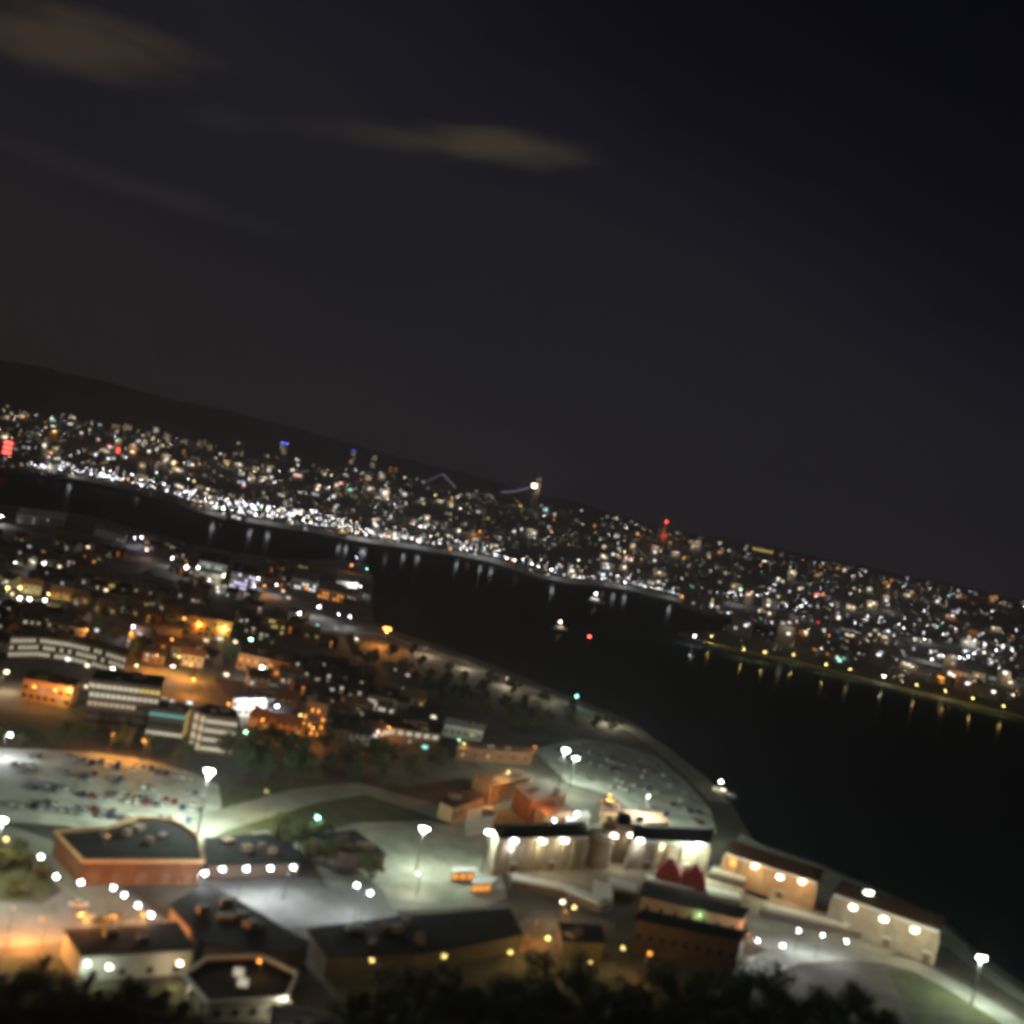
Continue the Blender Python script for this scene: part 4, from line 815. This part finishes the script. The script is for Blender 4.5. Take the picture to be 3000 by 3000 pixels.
# ------------------------------------------------------------------ the city across the river
def shore_y(x): return interp(x, [p[0] for p in far_shore], [p[1] for p in far_shore])
SKY = [(0, 1200), (330, 1246), (700, 1322), (1000, 1372), (1400, 1425), (1700, 1478), (2000, 1546), (2300, 1614), (2700, 1692), (3000, 1755)]
def sky_y(x): return interp(x, [p[0] for p in SKY], [p[1] for p in SKY])
def place(x, y):
    if x > 2000 and inside((x, y), [(p[0], p[1]) for p in pen[:7]] + [(3000, 2022), (2600, 1927), (2320, 1862), (2150, 1848)]):
        return P(x, y, 1.0)
    return far_hit(x, y)
def pick_colour():
    return rnd.choices(['white', 'warm', 'cream', 'orange', 'yellow', 'teal', 'red', 'lavender', 'green'], [34, 24, 24, 9, 3, 2.5, 1.5, 1.5, .8])[0]
# far buildings, each with its own lit windows
cnt = 0
FB = {'white': 'white', 'warm': 'amber', 'cream': 'cream', 'orange': 'orange', 'yellow': 'yellow', 'teal': 'greenish', 'red': 'red', 'lavender': 'bluish', 'green': 'green'}
while cnt < 230:
    x = rnd.uniform(10, 2990); ys, yk = shore_y(x), sky_y(x)
    if x > 2010: ys = interp(x, [p[0] for p in pen[:7]], [p[1] for p in pen[:7]]) - 6
    y = yk + (ys - yk) * rnd.betavariate(1.0, 1.15); p = place(x, y - 4)
    if p is None: continue
    d = math.hypot(p.x, p.y); near = d < 2600
    wd_, dp, ht = rnd.uniform(12, 32), rnd.uniform(10, 20), rnd.choice([7, 9, 11, 14, 18, 24]) * (1 if near else 1.3)
    c = pick_colour(); fl_ = 'tall' if ht > 15 else 'low'
    t = thing('city_building', '%s distant block with %s lights in the city across the river' % (fl_, FB[c]), 'building', p, math.atan2(-p.x, p.y) * .6 + rnd.uniform(-.5, .5), 'buildings across the river')
    ob('wall', unit_box(MT['farwall'], 'wall'), t, (0, 0, ht / 2 - 2), 0, (wd_, dp, ht + 4)); ob('roof', unit_box(MT['farroof'], 'roof'), t, (0, 0, ht + .25), 0, (wd_ + .8, dp + .8, .5))
    n = rnd.choice([1, 2, 2, 3, 4])
    for i in range(n):
        cc = c if rnd.random() < .8 else pick_colour()
        k = rnd.choice([1.0, 1.6, 2.5, 4]) ; ww = rnd.uniform(2.2, 5) * (1 if near else 1.5)
        ob('window', unit_box(E(cc, k), 'window'), t, (rnd.uniform(-.4, .4) * (wd_ - ww), -dp / 2 - .05, rnd.uniform(.3, .9) * ht), 0, (ww, .3, rnd.uniform(1.4, 2.4) * (1 if near else 1.4)))
    if cnt % 3 == 0: ob('glow_fill', lightdata(rnd.choice(['warm', 'warm', 'orange', 'cream']), 11000 if near else 30000, 3.0), t, (0, -dp / 2 - 9, ht + 5))  # bare point light added for the far city's glow, no fixture
    cnt += 1
# far street lamps: post and globe in one small mesh, the 290 most visible as things
def far_lamp_mesh(c, r, k, h=9):
    def mk():
        mb = MB(); mb.tube([(0, 0, 0), (0, 0, h)], .15, 4); nf = len(mb.F); mb.ball((0, 0, h + r * .6), r, r * .7, 6, 4)
        d = mb.mesh('far_lamp', [MT['metal'], E(c, k)])
        for i, f in enumerate(d.polygons): f.material_index = 1 if i >= nf else 0
        return d
    return cached(('farlamp', c, r, k, h), mk)
def far_lamp(x, y, c, r, k, label, group, h=9):
    p = place(x, y)
    if p is None: return
    tag(ob('street_lamp', far_lamp_mesh(c, r, k, h), None, p), label, 'street lamp', group)
nl = 0
rows = [((90, 1000), -16, 19, 'white', .95, 80), ((300, 1000), -38, 24, 'white', .95, 70), ((1000, 1640), -16, 22, 'white', .9, 60), ((1100, 1660), -40, 40, 'cream', .8, 40), ((1650, 1980), -12, 24, 'white', .9, 60), ((1700, 2000), -32, 34, 'warm', .8, 40)]
for (xa, xb), dy, st, c, r, k in rows:
    x = xa
    while x < xb:
        if rnd.random() < .84:
            far_lamp(x, shore_y(x) + dy + rnd.uniform(-5, 5), c if rnd.random() < .85 else pick_colour(), r * rnd.choice([.5, .6, .7, .9]), k * rnd.choice([.2, .4, .6, .9]), 'lamp in the bright row along the far quay', 'lamps along the far quay'); nl += 1
        x += st * rnd.uniform(.6, 1.5)
CL = []
for (xa, xb), dy, st in (((60, 1000), -14, 9), ((250, 1050), -30, 11), ((560, 1050), -46, 12), ((1000, 1650), -14, 12), ((1100, 1650), -30, 20), ((1650, 2000), -12, 14)):
    x = xa
    while x < xb:
        p = place(x, shore_y(x) + dy + rnd.uniform(-5, 4))
        if p and rnd.random() < .75: CL.append((p, 'white' if rnd.random() < .7 else pick_colour(), rnd.choice([.4, .5, .6]), rnd.choice([10, 20, 50])))
        x += st * rnd.uniform(.6, 1.6)
for x0, y0, n, sx, sy in [(700, 1495, 22, 55, 14), (850, 1513, 16, 60, 8), (540, 1450, 12, 40, 14), (300, 1415, 8, 30, 10), (1250, 1556, 12, 45, 10), (2700, 1870, 22, 90, 40), (2780, 1945, 14, 60, 8), (2350, 1785, 18, 90, 25), (2180, 1745, 14, 80, 12), (2900, 1915, 14, 70, 25), (2560, 1830, 12, 60, 20)]:
    for _ in range(n):
        p = place(rnd.gauss(x0, sx * .6), rnd.gauss(y0, sy * .6))
        if p: CL.append((p, 'white' if rnd.random() < .8 else pick_colour(), rnd.choice([.4, .6, .8]), rnd.choice([8, 16, 30, 60])))
# lamps on the low spit, with their real light on its bank
for i, (x, y, c) in enumerate([(2035, 1857, 'white'), (2085, 1858, 'yellow'), (2180, 1895, 'yellow'), (2240, 1905, 'yellow'), (2325, 1912, 'yellow'), (2420, 1940, 'yellow'), (2490, 1955, 'yellow'), (2590, 1975, 'cream'), (2685, 2000, 'yellow'), (2770, 2018, 'yellow'), (2850, 2040, 'yellow'), (2940, 2062, 'yellow')]):
    lamp(x, y + 6, c, 14000, 'lamp on the bank of the low spit across the water, %s from its tip' % orde[i], h=8, r=.7, k=110, z0=1)
# masts added at random along the far quay to cast its ground glow
for i, x in enumerate(sorted(rnd.uniform(100, 2000) for _ in range(18))):
    yy = shore_y(x) - 14; p = place(x, yy)
    if p is None: continue
    t = thing('floodlight_mast', 'tall floodlight mast on the far quay between the bright lamp rows', 'floodlight', p, 0, 'floodlight masts on the far quay')
    ob('mast', mast_mesh(16), t); hd = ob('floodlight', hood_mesh(.6), t, (0, -.3, 16)); ob('lens', lens_mesh('white', .6, 25), hd)
    ob('lamp_light', lightdata('white', 34000, 3.0), t, (0, -.6, 14.4))
for i, (x, y) in enumerate([(2300, 1800), (2500, 1850), (2700, 1880), (2720, 1940), (2850, 1900), (2920, 1990), (2600, 1790), (2150, 1770), (2400, 1740)]):
    p = place(x, y)
    if p is None: continue
    t = thing('floodlight_mast', 'tall floodlight mast among the lights behind the low spit', 'floodlight', p, 0, 'floodlight masts behind the spit')
    ob('mast', mast_mesh(16), t); hd = ob('floodlight', hood_mesh(.6), t, (0, -.3, 16)); ob('lens', lens_mesh('white', .6, 25), hd)
    ob('lamp_light', lightdata('white', 45000, 3.0), t, (0, -.6, 14.4))
# the rest of the far lights read as one mass: house lights, signs and small lamps
groups = {}
n = 0
while n < 3000:
    x = rnd.uniform(-20, 3020); ys, yk = shore_y(x), sky_y(x)
    if x > 2010: ys = interp(x, [p[0] for p in pen[:7]], [p[1] for p in pen[:7]]) - 5
    y = yk + (ys - yk) * rnd.betavariate(.95, 1.25)
    if noise.noise((x * .006, y * .02, 3)) < rnd.uniform(-.55, .2): continue
    p = place(x, y + 2)
    if p is None: n += .05; continue
    d = math.hypot(p.x, p.y); c = pick_colour(); k = rnd.choices([.4, .8, 1.6, 4, 10, 24], [26, 27, 22, 13, 8, 4])[0]
    s_ = d / 1098 * rnd.uniform(.2, .5); z = p.z + rnd.uniform(3, 9)
    groups.setdefault((c, k), MB()).box(p.x - s_, p.y - .2, z - s_ * .35, p.x + s_, p.y + .2, z + s_ * .35); n += 1
for p, c, r_, k in CL: groups.setdefault((c, k), MB()).ball((p.x, p.y, p.z + 9), r_, r_ * .7, 6, 4)
keys = sorted(groups); mb = MB(); idx = []; ms = []
for i, key in enumerate(keys):
    mb.add(groups[key].V, groups[key].F); idx += [i] * len(groups[key].F); ms.append(E(*key))
d = mb.mesh('city_lights', ms)
for f, i in zip(d.polygons, idx): f.material_index = i
tag(ob('city_lights', d), 'countless small window and house lights of the city across the river', 'city lights', None, 'stuff')
# town lights on the near bank that nobody could count
mb = {}
for _ in range(80):
    x = rnd.uniform(0, 1300); y = rnd.uniform(interp(x, [0, 600, 1000, 1300], [1540, 1640, 1680, 1980]), interp(x, [0, 700, 1300], [1960, 2120, 2200]))
    p = P(x, y, rnd.uniform(2, 7)); c = rnd.choices(['cream', 'warm', 'white', 'orange', 'teal'], [4, 4, 3, 3, 1])[0]; k = rnd.choice([.4, .8, 1.5, 3]); s_ = rnd.uniform(.5, 1.4)
    mb.setdefault((c, k), MB()).box(p.x - s_, p.y - .1, p.z - .6, p.x + s_, p.y + .1, p.z + .6)
tot = MB(); idx = []; ms = []
for i, key in enumerate(sorted(mb)):
    tot.add(mb[key].V, mb[key].F); idx += [i] * len(mb[key].F); ms.append(E(*key))
d = tot.mesh('town_lights', ms)
for f, i in zip(d.polygons, idx): f.material_index = i
tag(ob('town_lights', d), 'scattered small window lights among the houses of the near town', 'town lights', None, 'stuff')

# ------------------------------------------------------------------ landmarks on the far skyline
def far_tower(x, yb, yt, width, label, crown, kind='tower', name='city_tower', floors=None):
    p = far_hit(x, yb) or P(x, yb, 60)
    d = math.hypot(p.x, p.y); top = H + ray(x + (yb - yt) * .2, yt).z / math.hypot(ray(x, yt).x, ray(x, yt).y) * d; h = max(20, top - p.z)
    t = thing(name, label, kind, p); w_ = width * d / FPX
    ob('wall', unit_box(MT['farwall'], 'wall'), t, (0, 0, h / 2), 0, (w_, w_ * .8, h)); ob('roof', unit_box(MT['farroof'], 'roof'), t, (0, 0, h + .4), 0, (w_ * 1.04, w_ * .84, .8))
    if crown:
        for sx in (-.3, .3): ob('crown_light', unit_box(E(*crown), 'crown_light'), t, (sx * w_, -w_ * .3, h + 1.8), 0, (w_ * .3, w_ * .15, 2.6))
    for r_ in range(5):
        for c_ in range(3):
            if rnd.random() < .6: ob('window', unit_box(E(floors or 'warm', rnd.choice([.3, .6, 1.0])), 'window'), t, ((c_ - 1) * w_ * .3, -w_ * .4 - .1, h * (.25 + .14 * r_)), 0, (w_ * .2, .3, h * .06))
    return t, h, w_
far_tower(828, 1335, 1300, 22, 'tower crowned with two blue lights on the far skyline', ('blue', 12))
far_tower(1028, 1368, 1322, 14, 'slim tower with a blue top light on the far skyline', ('blue', 6))
far_tower(700, 1345, 1290, 26, 'floodlit tan tower rising left of the blue-crowned tower', None, floors='warm')
far_tower(1090, 1378, 1330, 14, 'dark slim tower right of the blue-topped one', None)
far_tower(1150, 1390, 1372, 26, 'low dome-like orange-lit block on the skyline', ('orange', 1.2), floors='orange')
for i, x in enumerate([340, 375, 430, 490, 540, 590, 610]):
    far_tower(x, sky_y(x) + 18, sky_y(x) - (14 if i % 2 else 4), 24, 'tan floodlit block in the skyline ridge row, %s from the left edge' % orde[i], None, 'building', 'city_building', 'warm')
t, h, w_ = far_tower(20, 1345, 1290, 20, 'tower with red glowing signs at the left edge of the city', None, floors='red')
for z in (.35, .6, .85): ob('sign', unit_box(E('red', 5), 'sign'), t, (0, -w_ * .4 - .3, h * z), 0, (w_ * 1.1, .4, h * .16))
t, h, w_ = far_tower(345, 1335, 1310, 10, 'narrow block with a red vertical sign', None, floors='red'); ob('sign', unit_box(E('red', 4), 'sign'), t, (0, -w_ * .4 - .3, h * .6), 0, (w_ * .7, .4, h * .6))
t, h, w_ = far_tower(872, 1405, 1385, 30, 'block with a salmon-red lit front', None, floors='pink'); ob('sign', unit_box(E('pink', 1.5), 'sign'), t, (0, -w_ * .4 - .3, h * .6), 0, (w_ * .8, .4, h * .3))
# great bridge pylon with its lamp and hanging cable
p = far_hit(1562, 1490); d = math.hypot(p.x, p.y); u = d / FPX
t = thing('bridge_pylon', 'tall pylon with dazzling lamp and a pale hanging cable on the far skyline', 'bridge pylon', p)
h = 92 * u
ob('leg', MB().tube([(-6 * u, 0, 0), (-3 * u, 0, h)], [2.2 * u, 1.2 * u], 6).mesh('leg', MT['farwall']), t); ob('leg', MB().tube([(6 * u, 0, 0), (3 * u, 0, h)], [2.2 * u, 1.2 * u], 6).mesh('leg', MT['farwall']), t)
for z in (.35, .65, .95): ob('cross_beam', MB().box(-6 * u, -1.2 * u, h * z - 1.5 * u, 6 * u, 1.2 * u, h * z + 1.5 * u).mesh('cross_beam', MT['farwall']), t)
lh = ob('lamp_head', MB().ball((-10 * u, -4 * u, h * .72), 4.2 * u).mesh('lamp_head', E('warm', 60)), t)
ob('lamp_light', lightdata('warm', 200000, 4), t, (-10 * u, -14 * u, h * .72))
pts = [(-14 * u - i * 11 * u, 0, h * .70 - h * .38 * (1 - (1 - i / 8) ** 1.6)) for i in range(9)]
ob('cable', MB().tube(pts, 1.3 * u, 5).mesh('cable', E('lavender', .35)), t)  # cable glows dimly by itself, standing for light falling on it
for i, (x, y, z) in enumerate(pts[1:-1]): ob('hanger', MB().tube([(x, y, 0), (x, y, z)], .25 * u, 4).mesh('hanger', MT['metal']), t)
p = far_hit(1290, 1432); d = math.hypot(p.x, p.y); u = d / FPX
t = thing('arena', 'hall with pale lit pitched roof on the far skyline', 'hall', p)
ob('wall', MB().box(-42 * u, -10 * u, 0, 42 * u, 10 * u, 12 * u).mesh('wall', MT['farwall']), t)
rf = ob('roof', MB().add([(-44 * u, -11 * u, 12 * u), (44 * u, -11 * u, 12 * u), (44 * u, 11 * u, 12 * u), (-44 * u, 11 * u, 12 * u), (0, -11 * u, 44 * u), (0, 11 * u, 44 * u)], [(0, 1, 4), (1, 2, 5, 4), (2, 3, 5), (3, 0, 4, 5)]).mesh('roof', MT['farroof']), t)
ob('lit_edge', MB().tube([(-44 * u, -12 * u, 12 * u), (0, -12 * u, 44 * u)], .9 * u, 4).tube([(0, -12 * u, 44 * u), (44 * u, -12 * u, 12 * u)], 1.6 * u, 4).mesh('lit_edge', E('lavender', .3)), t)  # emission along the roof edges stands for their being lit
p = far_hit(1942, 1580); d = math.hypot(p.x, p.y); u = d / FPX
t = thing('radio_mast', 'mast with a red beacon standing on the far ridge', 'mast', p)
ob('frame', MB().tube([(-5 * u, 0, 0), (0, 0, 50 * u)], .9 * u, 4).tube([(5 * u, 0, 0), (0, 0, 50 * u)], .9 * u, 4).mesh('frame', MT['farwall']), t)
ob('beacon', MB().ball((0, 0, 52 * u), 3.2 * u).mesh('beacon', E('red', 8)), t); ob('cabin', MB().box(-8 * u, -5 * u, 0, 8 * u, 5 * u, 16 * u).mesh('cabin', MT['redcanvas']), t)
ob('lamp_light', lightdata('orange', 120000, 3), t, (0, -20 * u, 24 * u))
p = far_hit(2230, 1628); u = math.hypot(p.x, p.y) / FPX
t = thing('long_hall', 'long hall with a row of amber windows on the far ridge', 'hall', p)
ob('wall', MB().box(-34 * u, -6 * u, 0, 34 * u, 6 * u, 22 * u).mesh('wall', MT['farwall']), t); ob('roof', MB().box(-35 * u, -7 * u, 22 * u, 35 * u, 7 * u, 24 * u).mesh('roof', MT['farroof']), t)
for i in range(6): ob('window', unit_box(E('yellow', 1.2), 'window'), t, ((i - 2.5) * 10 * u, -6.2 * u, 15 * u), 0, (5 * u, .5 * u, 5 * u))

# ------------------------------------------------------------------ night air
hz = MB().box(-9500, -300, -6, 9500, 9500, 700).mesh('haze', bpy.data.materials.new('night_haze'))
m = hz.materials[0]; m.use_nodes = True; m.node_tree.nodes.clear()
pv = m.node_tree.nodes.new('ShaderNodeVolumePrincipled'); pv.inputs['Density'].default_value = 6e-5; pv.inputs['Color'].default_value = (.76, .79, .92, 1); pv.inputs['Anisotropy'].default_value = .3
mo = m.node_tree.nodes.new('ShaderNodeOutputMaterial'); m.node_tree.links.new(pv.outputs[0], mo.inputs['Volume'])
tag(ob('haze', hz), kind='stuff')
